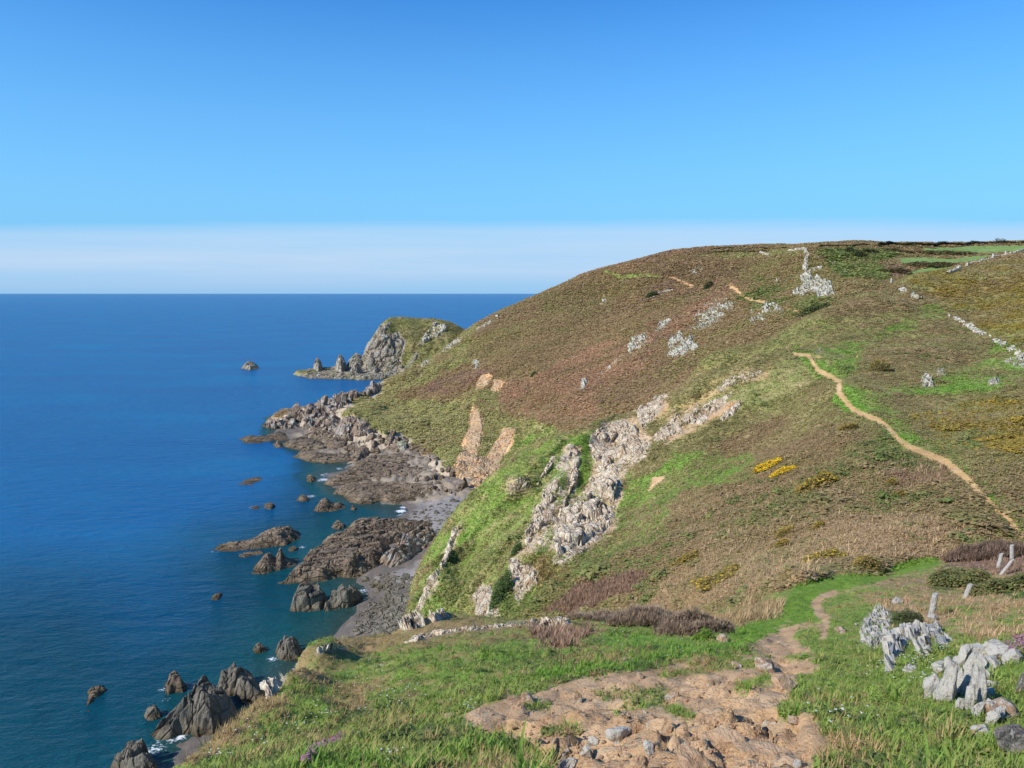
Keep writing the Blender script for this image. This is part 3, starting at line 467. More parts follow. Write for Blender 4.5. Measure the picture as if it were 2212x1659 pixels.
# ---------------------------------------------------------------- object helpers
def mesh_np(name, V, Fc, mat=None, smooth=True, parent=None, col=None, attrs=None):
    me = bpy.data.meshes.new(name)
    V = np.ascontiguousarray(V, np.float32); Fc = np.ascontiguousarray(Fc, np.int32)
    me.vertices.add(len(V)); me.vertices.foreach_set('co', V.ravel())
    k = Fc.shape[1]
    me.loops.add(Fc.size); me.loops.foreach_set('vertex_index', Fc.ravel())
    me.polygons.add(len(Fc)); me.polygons.foreach_set('loop_start', np.arange(0, Fc.size, k, dtype=np.int32))
    me.polygons.foreach_set('use_smooth', np.full(len(Fc), smooth))
    me.update(calc_edges=True)
    if col is not None:
        a = me.color_attributes.new('Col', 'FLOAT_COLOR', 'POINT')
        a.data.foreach_set('color', np.concatenate([col, np.ones((len(col), 1))], 1).astype(np.float32).ravel())
    for n, w in (attrs or {}).items():
        a = me.attributes.new(n, 'FLOAT', 'POINT'); a.data.foreach_set('value', np.asarray(w, np.float32).ravel())
    o = bpy.data.objects.new(name, me); COL.objects.link(o)
    if mat: me.materials.append(mat)
    if parent: o.parent = parent
    return o
def tag(o, label=None, cat=None, group=None, kind=None):
    for k, w in (('label', label), ('category', cat), ('group', group), ('kind', kind)):
        if w: o[k] = w
    return o
def empty(name, loc, label, cat, group=None):
    o = bpy.data.objects.new(name, None); COL.objects.link(o); o.location = loc; o.empty_display_size = .2
    return tag(o, label, cat, group)
def gridfaces(nx, ny, keep=None):
    idx = np.arange(nx * ny).reshape(nx, ny)
    q = np.stack([idx[:-1, :-1], idx[1:, :-1], idx[1:, 1:], idx[:-1, 1:]], -1).reshape(-1, 4)
    return q if keep is None else q[keep.ravel()]
def compact(V, Fc, *cols):
    used = np.unique(Fc); mp = np.full(len(V), -1, np.int64); mp[used] = np.arange(len(used))
    return (V[used], mp[Fc]) + tuple(c[used] for c in cols)

# ---------------------------------------------------------------- materials
class N:
    def __init__(s, name):
        s.m = bpy.data.materials.new(name); s.m.use_nodes = True; s.t = s.m.node_tree; s.t.nodes.clear()
        s.out = s.t.nodes.new('ShaderNodeOutputMaterial')
    def n(s, typ, ins=None, **kw):
        nd = s.t.nodes.new('ShaderNode' + typ)
        for k, w in kw.items(): setattr(nd, k, w)
        for k, w in (ins or {}).items():
            if isinstance(w, bpy.types.NodeSocket): s.t.links.new(w, nd.inputs[k])
            else: nd.inputs[k].default_value = w
        return nd
    def attr(s, name): return s.n('Attribute', attribute_name=name)
    def noise(s, vec, scale, detail=4, rough=.55, **kw): return s.n('TexNoise', {'Vector': vec, 'Scale': scale, 'Detail': detail, 'Roughness': rough}, **kw).outputs['Fac']
    def ramp(s, fac, *st):
        r = s.n('ValToRGB', {'Fac': fac}); e = r.color_ramp.elements
        while len(e) < len(st): e.new(.5)
        for q, (p, c) in zip(e, st): q.position = p; q.color = (*c, 1) if len(c) == 3 else c
        return r.outputs['Color']
    def math(s, op, a, b=0.0, clamp=False):
        m = s.n('Math', {0: a, 1: b}, operation=op); m.use_clamp = clamp; return m.outputs[0]
    def mix(s, fac, a, b, mode='MIX'):
        m = s.n('MixRGB', {'Fac': fac, 'Color1': a, 'Color2': b}, blend_type=mode); return m.outputs[0]
    def pos(s): return s.n('NewGeometry').outputs['Position']
    def done(s, sh): s.t.links.new(sh, s.out.inputs['Surface']); return s.m
def c4(c): return (*c, 1)
def ground_mat(name, sc, bump, gain=1.22):
    n = N(name); p = n.pos(); c = n.attr('Col').outputs['Color']
    a = n.noise(p, 2.3 / sc, 6, .65); b = n.noise(p, 11 / sc, 4, .6)
    f = n.math('ADD', n.math('MULTIPLY', a, .7), n.math('MULTIPLY', b, .5))
    k = n.ramp(f, (.25, (.52, .52, .52)), (.6, (1, 1, 1)), (.95, (1.0, 1.0, 1.0)))
    col = n.mix(1.0, c, k, 'MULTIPLY'); col = n.mix(1.0, col, (gain, gain, gain, 1), 'MULTIPLY')
    bp = n.n('Bump', {'Strength': 1.0, 'Distance': bump, 'Height': f})
    return n.done(n.n('BsdfPrincipled', {'Base Color': col, 'Roughness': .95, 'Specular IOR Level': .12, 'Normal': bp.outputs[0]}).outputs[0])
def leaf_mat(name, trans=.3):
    n = N(name); c = n.attr('Col').outputs['Color']
    d = n.n('BsdfPrincipled', {'Base Color': c, 'Roughness': .75, 'Specular IOR Level': .2}).outputs[0]
    t = n.n('BsdfTranslucent', {'Color': c}).outputs[0]
    return n.done(n.n('MixShader', {0: trans, 1: d, 2: t}).outputs[0])
def rock_mat(name, base, light, dark, lichen=.0, lich=(.62, .62, .56), tide=False, orange=0.0, sc=1.0, crack=.5, stretch=(1, 1, 1), rot=(0, 0, 0), topgreen=0.0, rough=.9):
    k_ = .64 if lichen > .6 else .96 if lichen == .41 else .88 if lichen > .4 else .74; base, light, dark, lich = [tuple(q * k_ for q in c) for c in (base, light, dark, lich)]
    n = N(name); p = n.pos()
    mp = n.n('Mapping', {'Vector': p, 'Scale': stretch, 'Rotation': rot}).outputs[0]
    a = n.noise(mp, .55 / sc, 7, .62); b = n.noise(mp, 2.6 / sc, 6, .65); g = n.noise(p, 9 / sc, 4, .6)
    col = n.ramp(a, (.3, dark), (.5, base), (.72, light))
    col = n.mix(n.ramp(b, (.38, (0, 0, 0)), (.7, (.75, .75, .75))), col, c4(light))
    if lichen:
        lf = n.ramp(n.math('ADD', n.math('MULTIPLY', n.noise(mp, 1.3 / sc, 7, .7), .8), n.math('MULTIPLY', g, .35)), (.62 - lichen * .3, (0, 0, 0)), (.68 - lichen * .22, (1, 1, 1)))
        col = n.mix(lf, col, c4(lich))
    if orange:
        of = n.ramp(n.noise(p, 1.9 / sc, 4, .6), (.68 - orange * .1, (0, 0, 0)), (.73 - orange * .1, (1, 1, 1)))
        col = n.mix(n.math('MULTIPLY', of, .8), col, (.5, .26, .05, 1))
    vor = n.n('TexVoronoi', {'Vector': mp, 'Scale': 1.1 / sc}, feature='DISTANCE_TO_EDGE').outputs['Distance']
    ck = n.ramp(vor, (.0, (1, 1, 1)), (.07, (0, 0, 0)))
    col = n.mix(n.math('MULTIPLY', ck, crack), col, c4(tuple(q * .35 for q in dark)))
    if topgreen:
        nz = n.n('SeparateXYZ', {0: n.n('NewGeometry').outputs['Normal']}).outputs['Z']
        tf = n.math('MULTIPLY', n.ramp(nz, (.6, (0, 0, 0)), (.9, (1, 1, 1))), n.ramp(n.noise(p, .3 / sc, 4), (.5 - topgreen * .2, (0, 0, 0)), (.6, (1, 1, 1))))
        col = n.mix(tf, col, c4(lin(112, 118, 62)))
    if tide:
        z = n.n('SeparateXYZ', {0: p}).outputs['Z']
        zz = n.math('ADD', z, n.math('MULTIPLY', n.math('SUBTRACT', a, .5), 3.0))
        weed = n.ramp(n.math('MULTIPLY', zz, .2), (.02, (1, 1, 1)), (.5, (0, 0, 0)))
        col = n.mix(n.math('MULTIPLY', weed, .45), col, c4(lin(118, 102, 72)))
        wet = n.ramp(n.math('MULTIPLY', zz, .5), (.0, (1, 1, 1)), (.5, (0, 0, 0)))
        col = n.mix(n.math('MULTIPLY', wet, .7), col, c4(lin(74, 62, 42)))
    hh = n.math('ADD', n.math('ADD', n.math('MULTIPLY', a, 1.0), n.math('MULTIPLY', b, .45)), n.math('MULTIPLY', ck, -.25 if crack else 0.0))
    hh = n.math('ADD', hh, n.math('MULTIPLY', g, .15))
    bp = n.n('Bump', {'Strength': 1.0, 'Distance': .5 * sc, 'Height': hh})
    return n.done(n.n('BsdfPrincipled', {'Base Color': col, 'Roughness': rough, 'Specular IOR Level': .25, 'Normal': bp.outputs[0]}).outputs[0])
M = dict(
    fore=ground_mat('turf and bare earth', .35, .05), spur=ground_mat('heath on the near hill', 2.2, .35, 1.55), cliff=ground_mat('heath on the far headland', 5.0, .9, 1.7),
    nez=ground_mat('promontory turf', 6.0, 1.2), beach=ground_mat('grey shingle', 1.6, .35),
    leaf=leaf_mat('leaves', .3), twig=leaf_mat('twigs', .05), petal=leaf_mat('petals', .25),
    white=rock_mat('lichen covered rock', lin(176, 150, 116), lin(210, 188, 154), lin(112, 90, 64), .41, lin(228, 212, 186), sc=1.6, crack=.25, stretch=(1.5, 1.5, .35), rot=(.35, -.25, 0)),
    hillwhite=rock_mat('weathered pale hill rock', lin(156, 144, 118), lin(200, 192, 170), lin(104, 94, 74), .5, lin(218, 212, 192), sc=3.0, crack=.5, topgreen=.3),
    cliffrock=rock_mat('banded cliff rock', lin(192, 158, 120), lin(216, 190, 152), lin(132, 102, 74), .42, lin(226, 210, 184), sc=2.4, crack=.2, stretch=(1.4, 1.4, .3), rot=(.3, -.3, 0)),
    nearwhite=rock_mat('crusty white lichen rock', lin(146, 134, 114), lin(194, 184, 166), lin(98, 88, 74), .62, lin(222, 216, 202), sc=.11, crack=.0, orange=.25, stretch=(1.1, 1.0, .9)),
    stone=rock_mat('earthy stone', lin(178, 142, 108), lin(204, 176, 144), lin(140, 108, 80), .12, lin(214, 208, 194), sc=.16, crack=0),
    shore=rock_mat('dark shore rock', lin(142, 124, 104), lin(182, 160, 132), lin(94, 84, 74), 0, sc=3.0, crack=.3, tide=True, stretch=(.6, 1.3, 1.2), rot=(.3, .4, .5)),
    grey=rock_mat('grey sea boulder', lin(128, 122, 108), lin(158, 150, 132), lin(92, 88, 80), 0, sc=3.2, crack=.28, tide=True, stretch=(1, 1, .6), rot=(.5, .4, 0)),
    point=rock_mat('pale pinkish point rock', lin(168, 144, 120), lin(200, 178, 152), lin(112, 92, 78), .12, lin(206, 202, 190), sc=5.0, crack=.25, tide=True, stretch=(1, 1, .5), rot=(.3, .5, 0)),
    nezrock=rock_mat('tawny promontory rock', lin(164, 146, 120), lin(196, 182, 156), lin(116, 98, 80), .2, lin(206, 200, 184), sc=7.0, crack=.25, tide=True, stretch=(1, 1, .5), rot=(.2, .5, 0), topgreen=.5),
    earth=rock_mat('bare orange earth', lin(226, 186, 138), lin(238, 210, 170), lin(204, 158, 110), 0, sc=3.2, crack=.1, stretch=(1.2, 1.2, .3), rot=(.2, -.3, 0)),
    earthrock=rock_mat('dirt coloured bedrock', lin(214, 174, 132), lin(228, 196, 158), lin(186, 144, 106), 0, sc=.2, crack=0, stretch=(1, .5, 2)),
    darkstone=rock_mat('dark grey stone', lin(112, 106, 100), lin(150, 144, 134), lin(74, 70, 66), .15, lin(186, 182, 172), sc=.16, crack=0),
    wood=rock_mat('silvered wood', lin(214, 208, 196), lin(236, 232, 222), lin(160, 154, 142), 0, sc=.08, crack=.25, stretch=(3, 3, .2)))

# ---------------------------------------------------------------- small relief of the sheets, then their meshes
for nme, s in SHEETS.items():
    X, Y, Zz = s.X.ravel(), s.Y.ravel(), s.Z.ravel()
    if nme == 'fore':
        fade = sst(120, 40, np.abs(Y)) * sst(.4, 2.0, np.hypot(X, Y))
        dz = fbm(X / 1.6, Y / 1.6, 0, 5, 1) * .16 + fbm(X / .35, Y / .35, 0, 3, 2) * .035
        u, v = proj(X, Y, Zz)
        dm = np.zeros(len(X)); near = (Y > 2) & (Y < 30); dm[near] = sst(12, -12, sdpoly(u[near], v[near], dirtpoly))
        r, ox, oy, e = worley(X / .42 + .5 * Y / .55, Y / .55 - .2 * X, 4); r_, ox_, oy_, e_ = worley(X / .16, Y / .22, 44)
        led = (r[0] - .5) * .16 + ox * (r[1] - .5) * .34 + oy * (r[2] - .5) * .3
        led = led * sst(.0, .12, e) - .07 * sst(.1, 0, e) + ((r_[0] - .5) * .05 + ox_ * (r_[1] - .5) * .1) * sst(0, .15, e_)
        led = led * (1 + .9 * sst(-1.2, .3, X) * sst(9, 7, Y))
        dz = dz * (1 - .4 * dm) + dm * (led * .62 - .10 + fbm(X / .12, Y / .12, 0, 3, 5) * .03)
        # tussocky brow on the left
        dz += (1 - dm) * sst(-.5, -6, X) * (np.abs(fbm(X / 1.4 + Y / 4, Y / 1.4, 0, 3, 8)) * .28 - .1) + (1 - dm) * (np.abs(fbm(X / .7, Y / .7, 0, 3, 28)) * .22 - .05)
        s.Z += (dz * fade).reshape(s.Z.shape)
    elif nme == 'spur':
        dz = fbm(X / 14, Y / 14, 0, 5, 11) * 1.3 + fbm(X / 2.2, Y / 2.2, 0, 3, 12) * .28
        u, v = proj(X, Y, Zz); cm_ = sst(30, -40, sdpoly(u, v, [(860, 1350), (880, 1260), (985, 1085), (1110, 975), (1290, 900), (1440, 850), (1640, 785), (1600, 850), (1460, 940), (1360, 1010), (1350, 1080), (1330, 1150), (1200, 1250), (1060, 1350)]))
        e1 = (X * .8 - Y * .6) / 13; e2 = (X * .6 + Y * .8) / 42     # ribs and gullies running down to the cove
        rib = np.abs(fbm(e1, e2, 0, 4, 35)) * 2; dz += cm_ * ((.55 - rib) * 4.2 + fbm(X / 5, Y / 5, 0, 4, 36) * 1.3)
        s.Z += dz.reshape(s.Z.shape) * sst(34, 60, s.Y)
    elif nme == 'cliff':
        low = sst(50, 12, Zz)
        dz = fbm(X / 34, Y / 34, 0, 5, 13) * 2.6 + fbm(X / 6, Y / 6, 0, 3, 14) * .7
        u, v = proj(X, Y, Zz); jm = sst(6, -12, sdpoly(u, v, [(560, 930), (640, 885), (720, 870), (760, 885), (810, 925), (870, 940), (930, 980), (1000, 1025), (1050, 1075), (1000, 1110), (850, 1010), (700, 960)]))
        r, ox, oy, e = worley(X / 5 + Y / 9, Y / 5, 66, Zz / 3); r2, _, _, e2 = worley(X / 2, Y / 2, 67, Zz / 1.6)
        dz += jm * ((r[0] - .4) * 3.4 + ox * (r[1] - .5) * 3 + (r2[0] - .5) * 1.1 - 1.0 * sst(.14, 0, e))
        dz += low * (np.abs(fbm(X / 16, Y / 26, 0, 4, 15)) * 5 - 1.6)
        s.Z += dz.reshape(s.Z.shape)
    elif nme == 'nez':
        s.Z += (fbm(X / 16, Y / 16, Zz / 16, 5, 16) * 3.2 + (np.abs(fbm(X / 9, Y / 14, 0, 3, 17)) - .2) * 5 * sst(45, 20, Zz)).reshape(s.Z.shape)
    else:
        u, v = proj(X, Y, Zz); jm = sst(8, -14, sdpoly(u, v, ROCKY)); r, ox, oy, e = worley(X / 2.6 + Y / 5, Y / 3.4, 64); r2, ox2, oy2, e2 = worley(X / .9, Y / 1.1, 65)
        s.Z += (jm * ((r[0] - .35) * 1.5 + ox * (r[1] - .5) * 1.6 + (r2[0] - .5) * .5 - .5 * sst(.14, 0, e))).reshape(s.Z.shape)
        s.Z += (fbm(X / 9, Y / 9, 0, 4, 18) * .5 + fbm(X / 1.6, Y / 1.6, 0, 3, 19) * .14).reshape(s.Z.shape)
LAB = dict(fore=('ground', 'grassy clifftop ground with a worn patch of bare brown earth'), spur=('hillside', 'brown and green heath hillside falling to the sea beyond the grassy saddle'),
           cliff=('headland', 'large brown heath headland rising to the skyline above the rocky shore'), nez=('promontory_terrain', 'small rocky promontory standing in the sea past the headland'),
           beach=('beach', 'grey shingle beach and seabed under the cliffs'))
for nme, s in SHEETS.items():
    V = np.stack([s.X, s.Y, s.Z], -1).reshape(-1, 3)
    W = cover(nme, V[:, 0], V[:, 1], V[:, 2])
    c = tint(W, V[:, 0], V[:, 1], V[:, 2], {'fore': .9, 'spur': 5, 'cliff': 14, 'nez': 12, 'beach': 5}[nme])
    zc = (s.Z[:-1, :-1] > (-12 if nme == 'beach' else -6))
    Vv, Fc, cc = compact(V, gridfaces(s.nx, s.ny, zc), c)
    o = mesh_np(LAB[nme][0], Vv, Fc, M[nme], col=cc)
    tag(o, LAB[nme][1], kind='structure')

# ---------------------------------------------------------------- sea
def sea_mat():
    n = N('sea water'); p = n.pos()
    dep = n.attr('depth').outputs['Fac']; foam = n.attr('foam').outputs['Fac']
    body = n.ramp(n.math('MULTIPLY', dep, .13), (.0, (.045, .10, .085)), (.22, (.005, .066, .072)), (.5, (.002, .050, .080)), (1.0, (.002, .100, .245)))
    big = n.noise(n.n('Mapping', {'Vector': p, 'Scale': (.006, .012, 1)}).outputs[0], 1.0, 5, .6)
    body = n.mix(1.0, body, n.ramp(big, (.34, (.7, .8, .88)), (.52, (1, 1, 1)), (.7, (1.9, 1.4, 1.18))), 'MULTIPLY')
    w1 = n.noise(n.n('Mapping', {'Vector': p, 'Scale': (.10, .22, 1), 'Rotation': (0, 0, .5)}).outputs[0], 1.0, 6, .62)
    w2 = n.noise(n.n('Mapping', {'Vector': p, 'Scale': (.7, 1.1, 1), 'Rotation': (0, 0, -.3)}).outputs[0], 1.0, 5, .65)
    hgt = n.math('ADD', n.math('MULTIPLY', w1, 1.3), n.math('MULTIPLY', n.math('MULTIPLY', w2, .5), n.ramp(big, (.35, (.15, .15, .15)), (.65, (1, 1, 1)))))
    bp = n.n('Bump', {'Strength': 1.0, 'Distance': 1.0, 'Height': hgt}).outputs[0]
    bd = n.n('BsdfDiffuse', {'Color': body, 'Normal': bp}).outputs[0]
    tr = n.n('BsdfTransparent', {'Color': (.55, .82, .8, 1)}).outputs[0]
    op = n.math('SUBTRACT', 1.0, n.math('POWER', 2.718, n.math('MULTIPLY', dep, -1.7)), True)
    under = n.n('MixShader', {0: op, 1: tr, 2: bd}).outputs[0]
    gl = n.n('BsdfGlossy', {'Color': (.9, .95, 1, 1), 'Roughness': .2, 'Normal': bp}).outputs[0]
    fr = n.n('Fresnel', {'IOR': 1.33, 'Normal': bp}).outputs[0]
    sh = n.n('MixShader', {0: n.math('MULTIPLY', fr, .42), 1: under, 2: gl}).outputs[0]
    ft = n.noise(p, 1.6, 6, .7)
    ff = n.ramp(n.math('ADD', n.math('MULTIPLY', ft, .95), n.math('MULTIPLY', foam, .45)), (.78, (0, 0, 0)), (.93, (1, 1, 1)))
    fo = n.n('BsdfDiffuse', {'Color': (.75, .78, .8, 1)}).outputs[0]
    return n.done(n.n('MixShader', {0: ff, 1: sh, 2: fo}).outputs[0])
a_ = np.concatenate([np.linspace(-1.3, -.62, 40)[:-1], np.linspace(-.62, -.05, 620), np.linspace(-.05, 1.3, 60)[1:]])
y_ = np.concatenate([np.linspace(math.log(45), math.log(520), 620)[:-1], np.linspace(math.log(520), math.log(3e5), 90)])
AA, QQ = np.meshgrid(a_, np.exp(y_), indexing='ij'); sx, sy = (AA * QQ).ravel(), QQ.ravel()
gz = ground(sx, sy); D0 = 3.0 + 6.5 * sst(110, 330, sy); dep = np.where(gz < -900, D0, np.clip(-gz, -2, 9.5)); lw = sst(-.40, -.60, AA.ravel()); dep = dep * (1 - lw) + D0 * lw
dep = np.minimum(dep + sst(190, 400, sy) * 7 * sst(.5, 2.2, dep), 9.5); dep = np.maximum(dep, np.where(sy > 480, sst(480, 640, sy) * 9.5, 0))
FOAM = [(866, 1104, 1.2, 2.2), (872, 1096, 1, 2.0), (870, 1116, 1, 1.5), (671, 1072, .8, 3), (700, 1036, .9, 4), (692, 1039, .7, 3), (535, 1196, .9, 2.6), (555, 1198, .7, 2), (653, 1182, .8, 1.6), (390, 1592, .95, 1.6), (372, 1598, .8, 1.6), (350, 1597, .7, 2), (420, 1600, .7, 1.4), (360, 1512, .6, 1.8), (588, 1424, .9, 1.4), (600, 1436, .5, 1.6), (786, 1276, .8, 2.2), (800, 1272, .6, 2), (575, 1448, .5, 1.5), (545, 1096, .8, 2), (462, 1192, .6, 3), (352, 1490, .7, 1.6), (205, 1500, .5, 1.6), (330, 1620, .8, 3), (300, 1640, .5, 3), (318, 1545, .5, 1.5), (790, 1252, .7, 1.6), (765, 1262, .6, 1.4), (840, 1262, .5, 1.2), (815, 1254, .5, 1.5)]
foam = np.zeros(len(sx))
for u, v, k, rad in FOAM:
    fx, fy = seahit(u, v); foam = np.maximum(foam, k * np.exp(-(((sx - fx) ** 2 + (sy - fy) ** 2) / rad ** 2) * .7))
lap = np.exp(-((dep - .12) / .16) ** 2) * (sy < 330)
foam = np.maximum(foam, lap * np.clip(.35 + fbm(sx / 7, sy / 7, 0, 3, 77) * 1.0, 0, .8))
sea = mesh_np('sea', np.stack([sx, sy, 0 * sx], -1), gridfaces(len(a_), len(y_)), sea_mat(), attrs=dict(depth=np.maximum(dep, 0), foam=foam))
tag(sea, 'deep blue open sea turning teal near the shore', kind='structure')

# ---------------------------------------------------------------- camera, sun, sky
cd = bpy.data.cameras.new('camera'); co = bpy.data.objects.new('camera', cd); COL.objects.link(co); SC.camera = co
co.location = (0, 0, CAMZ); co.rotation_euler = (math.pi / 2 - PITCH, 0, 0); cd.sensor_width = 36; cd.lens = 36 * F / 2212; cd.clip_end = 6e5; cd.clip_start = .1
SUN_AZ, SUN_EL = math.radians(-120), math.radians(37)
w = bpy.data.worlds.new('World'); SC.world = w; w.use_nodes = True
t = w.node_tree; t.nodes.clear()
class WN(N):
    def __init__(s, t): s.t = t
n = WN(t)
sk = n.n('TexSky', sky_type='NISHITA', sun_disc=False, sun_elevation=SUN_EL, sun_rotation=SUN_AZ, air_density=1.0, dust_density=.1, ozone_density=3.0)
tc = n.n('TexCoord').outputs['Generated']
sz = n.n('SeparateXYZ', {0: tc})
el = sz.outputs['Z']
hs = n.n('HueSaturation', {'Hue': .5, 'Saturation': 1.28, 'Value': 1.0, 'Color': sk.outputs[0]}).outputs[0]
hs = n.mix(1.0, hs, (.66, .99, 1.23, 1), 'MULTIPLY')
mpv = n.n('Mapping', {'Vector': tc, 'Scale': (2.6, 2.6, 60)}).outputs[0]
cn = n.noise(mpv, 1.0, 5, .55)
sl_ = n.math('DIVIDE', el, n.math('MAXIMUM', n.math('ABSOLUTE', sz.outputs['Y']), .35))     # a long bank of thin cloud lying level far out to sea
edge = n.math('ADD', n.math('SUBTRACT', sl_, n.math('MULTIPLY', sz.outputs['X'], .006)), n.math('MULTIPLY', n.math('SUBTRACT', cn, .5), .03))
cm = n.ramp(n.math('MULTIPLY', edge, 8), (.0, (.95, .95, .95)), (.4, (.92, .92, .92)), (.60, (.66, .66, .66)), (.74, (.0, .0, .0)))
cm = n.math('MULTIPLY', cm, n.ramp(cn, (.25, (.62, .62, .62)), (.6, (1, 1, 1))))
cc = n.ramp(n.math('MULTIPLY', el, 10), (.0, (.25, .44, .66)), (.3, (.40, .535, .71)), (.75, (.46, .585, .735)))
cc = n.mix(1.0, cc, (8, 8, 8, 1), 'MULTIPLY')
veil = n.ramp(el, (.06, (.9, .9, .9)), (.17, (.5, .5, .5)), (.34, (0, 0, 0)))
hs = n.mix(veil, hs, (1.25, 3.4, 5.7, 1))
skyc = n.mix(cm, hs, cc)
bg = n.n('Background', {'Color': skyc, 'Strength': .126})
ow = n.n('OutputWorld'); t.links.new(bg.outputs[0], ow.inputs[0])
sd = bpy.data.lights.new('sun', 'SUN'); so = bpy.data.objects.new('sun', sd); COL.objects.link(so)
sd.energy = 4.4; sd.angle = math.radians(.5); sd.color = (1, .95, .87)
dv = Vector((math.sin(SUN_AZ) * math.cos(SUN_EL), math.cos(SUN_AZ) * math.cos(SUN_EL), math.sin(SUN_EL)))
so.rotation_euler = dv.to_track_quat('Z', 'Y').to_euler(); so.location = (-60, -20, 160)
SC.view_settings.view_transform = 'Standard'; SC.view_settings.look = 'None'; SC.view_settings.exposure = .35; SC.view_settings.gamma = 1
SC.render.engine = 'CYCLES'; SC.cycles.use_denoising = True; SC.cycles.max_bounces = 6; SC.cycles.transparent_max_bounces = 12
# ---------------------------------------------------------------- bedrock outcrops
def outcrop(label, sheet, pts, amp, cell, gap, mat, soft):
    P = np.array(pts); m = soft * 1.6 + 2
    u0, u1, v0, v1 = P[:, 0].min() - m, P[:, 0].max() + m, P[:, 1].min() - m, P[:, 1].max() + m
    st = 1.6 if (u1 - u0) * (v1 - v0) < 60000 else 2.0
    nu, nv = int((u1 - u0) / st) + 2, int((v1 - v0) / st) + 2
    U, Vv = np.meshgrid(np.linspace(u0, u1, nu), np.linspace(v0, v1, nv), indexing='ij'); U = U.ravel(); Vv = Vv.ravel()
    x, y, z = hit(U, Vv, [sheet]); ok = np.isfinite(y); x, y, z = [np.where(ok, q, 0) for q in (x, y, z)]
    sd = sdpoly(U, Vv, pts); e = .04 * np.maximum(y, 1) / 10 + .02; s = SHEETS[sheet]
    sc = cell * 1.3
    sd = sd + fbm(x / sc, y / sc, z / sc, 3, 51) * soft * 1.6
    edge = sst(soft * .5, -soft * 1.2, sd)
    gx = (s.look(x + e, y) - s.look(x - e, y)) / (2 * e); gy = (s.look(x, y + e) - s.look(x, y - e)) / (2 * e)
    gx, gy = np.clip(gx, -3, 3), np.clip(gy, -3, 3)
    nn = np.sqrt(gx * gx + gy * gy + 1); D = np.stack([-gx / nn, -gy / nn, .2 + .8 / nn], 1)
    q = fbm(x / cell / 1.5, y / cell / 1.5, z / cell / 1.5, 3, 61) * .5
    r, ox, oy, f = worley(x / cell + q, y / cell * .8 - q, 7, z / cell * .45)
    r2, ox2, oy2, f2 = worley(x / cell * 2.3 + q, y / cell * 2 - q, 9, z / cell * 1.0)
    b = (r[0] * .9 + (.2 if mat == 'hillwhite' else .12)) - gap + ox * (r[1] - .5) * .9 + oy * (r[2] - .5) * .9
    fine = {'white': .35, 'earth': .1, 'cliffrock': .5}.get(mat, 1)
    b = b + ((r2[0] - .5) * .3 + (ox2 * (r2[1] - .5) + oy2 * (r2[2] - .5)) * .4) * fine
    b = b - .35 * sst(.12, 0, f) - .08 * sst(.16, 0, f2) * fine + fbm(x / cell * 4, y / cell * 4, z / cell * 4, 3, 71) * .10
    if mat in ('white', 'cliffrock', 'point', 'nezrock', 'earth'):
        e1, e2, e3 = (.93, -.2, -.31), (.1, .95, -.3), (.34, .25, .9)
        q1, q2, q3 = [(x * e_[0] + y * e_[1] + z * e_[2]) / cell for e_ in (e1, e2, e3)]
        rd = np.abs(fbm(q1 * 1.5, q2 * 1.1, q3 * .24, 4, 81))
        b = b * .6 + .25 - {'white': .75, 'earth': .45}.get(mat, .7) * sst(.10, 0, rd) + rd * .35
        if mat == 'earth': b = b * .6
    amp = amp * {'hillwhite': 1.05, 'white': .95, 'cliffrock': .9, 'point': .8}.get(mat, .62); d = amp * (edge * b - .4 * (1 - edge)) - .06 * amp
    V = np.stack([x, y, z], 1) + D * d[:, None]
    ok &= sd < soft * 1.1
    Y = y.reshape(nu, nv); K = ok.reshape(nu, nv)
    k = K[:-1, :-1] & K[1:, :-1] & K[1:, 1:] & K[:-1, 1:]
    mx = np.maximum.reduce([Y[:-1, :-1], Y[1:, :-1], Y[1:, 1:], Y[:-1, 1:]]); mn = np.minimum.reduce([Y[:-1, :-1], Y[1:, :-1], Y[1:, 1:], Y[:-1, 1:]])
    k &= (mx / np.maximum(mn, .1) < 1.12)
    if not k.any(): print('EMPTY', label); return
    Vv, Fc = compact(V, gridfaces(nu, nv, k))
    return tag(mesh_np('rock_outcrop', Vv, Fc, M[mat], smooth=False), label, 'rock outcrop', 'pale rocks breaking through the turf') if mat != 'earth' else tag(mesh_np('earth_scar', Vv, Fc, M[mat], smooth=False), label, 'earth scar', 'bare earth faces on the headland')
for oc in OUTCROPS: outcrop(*oc)

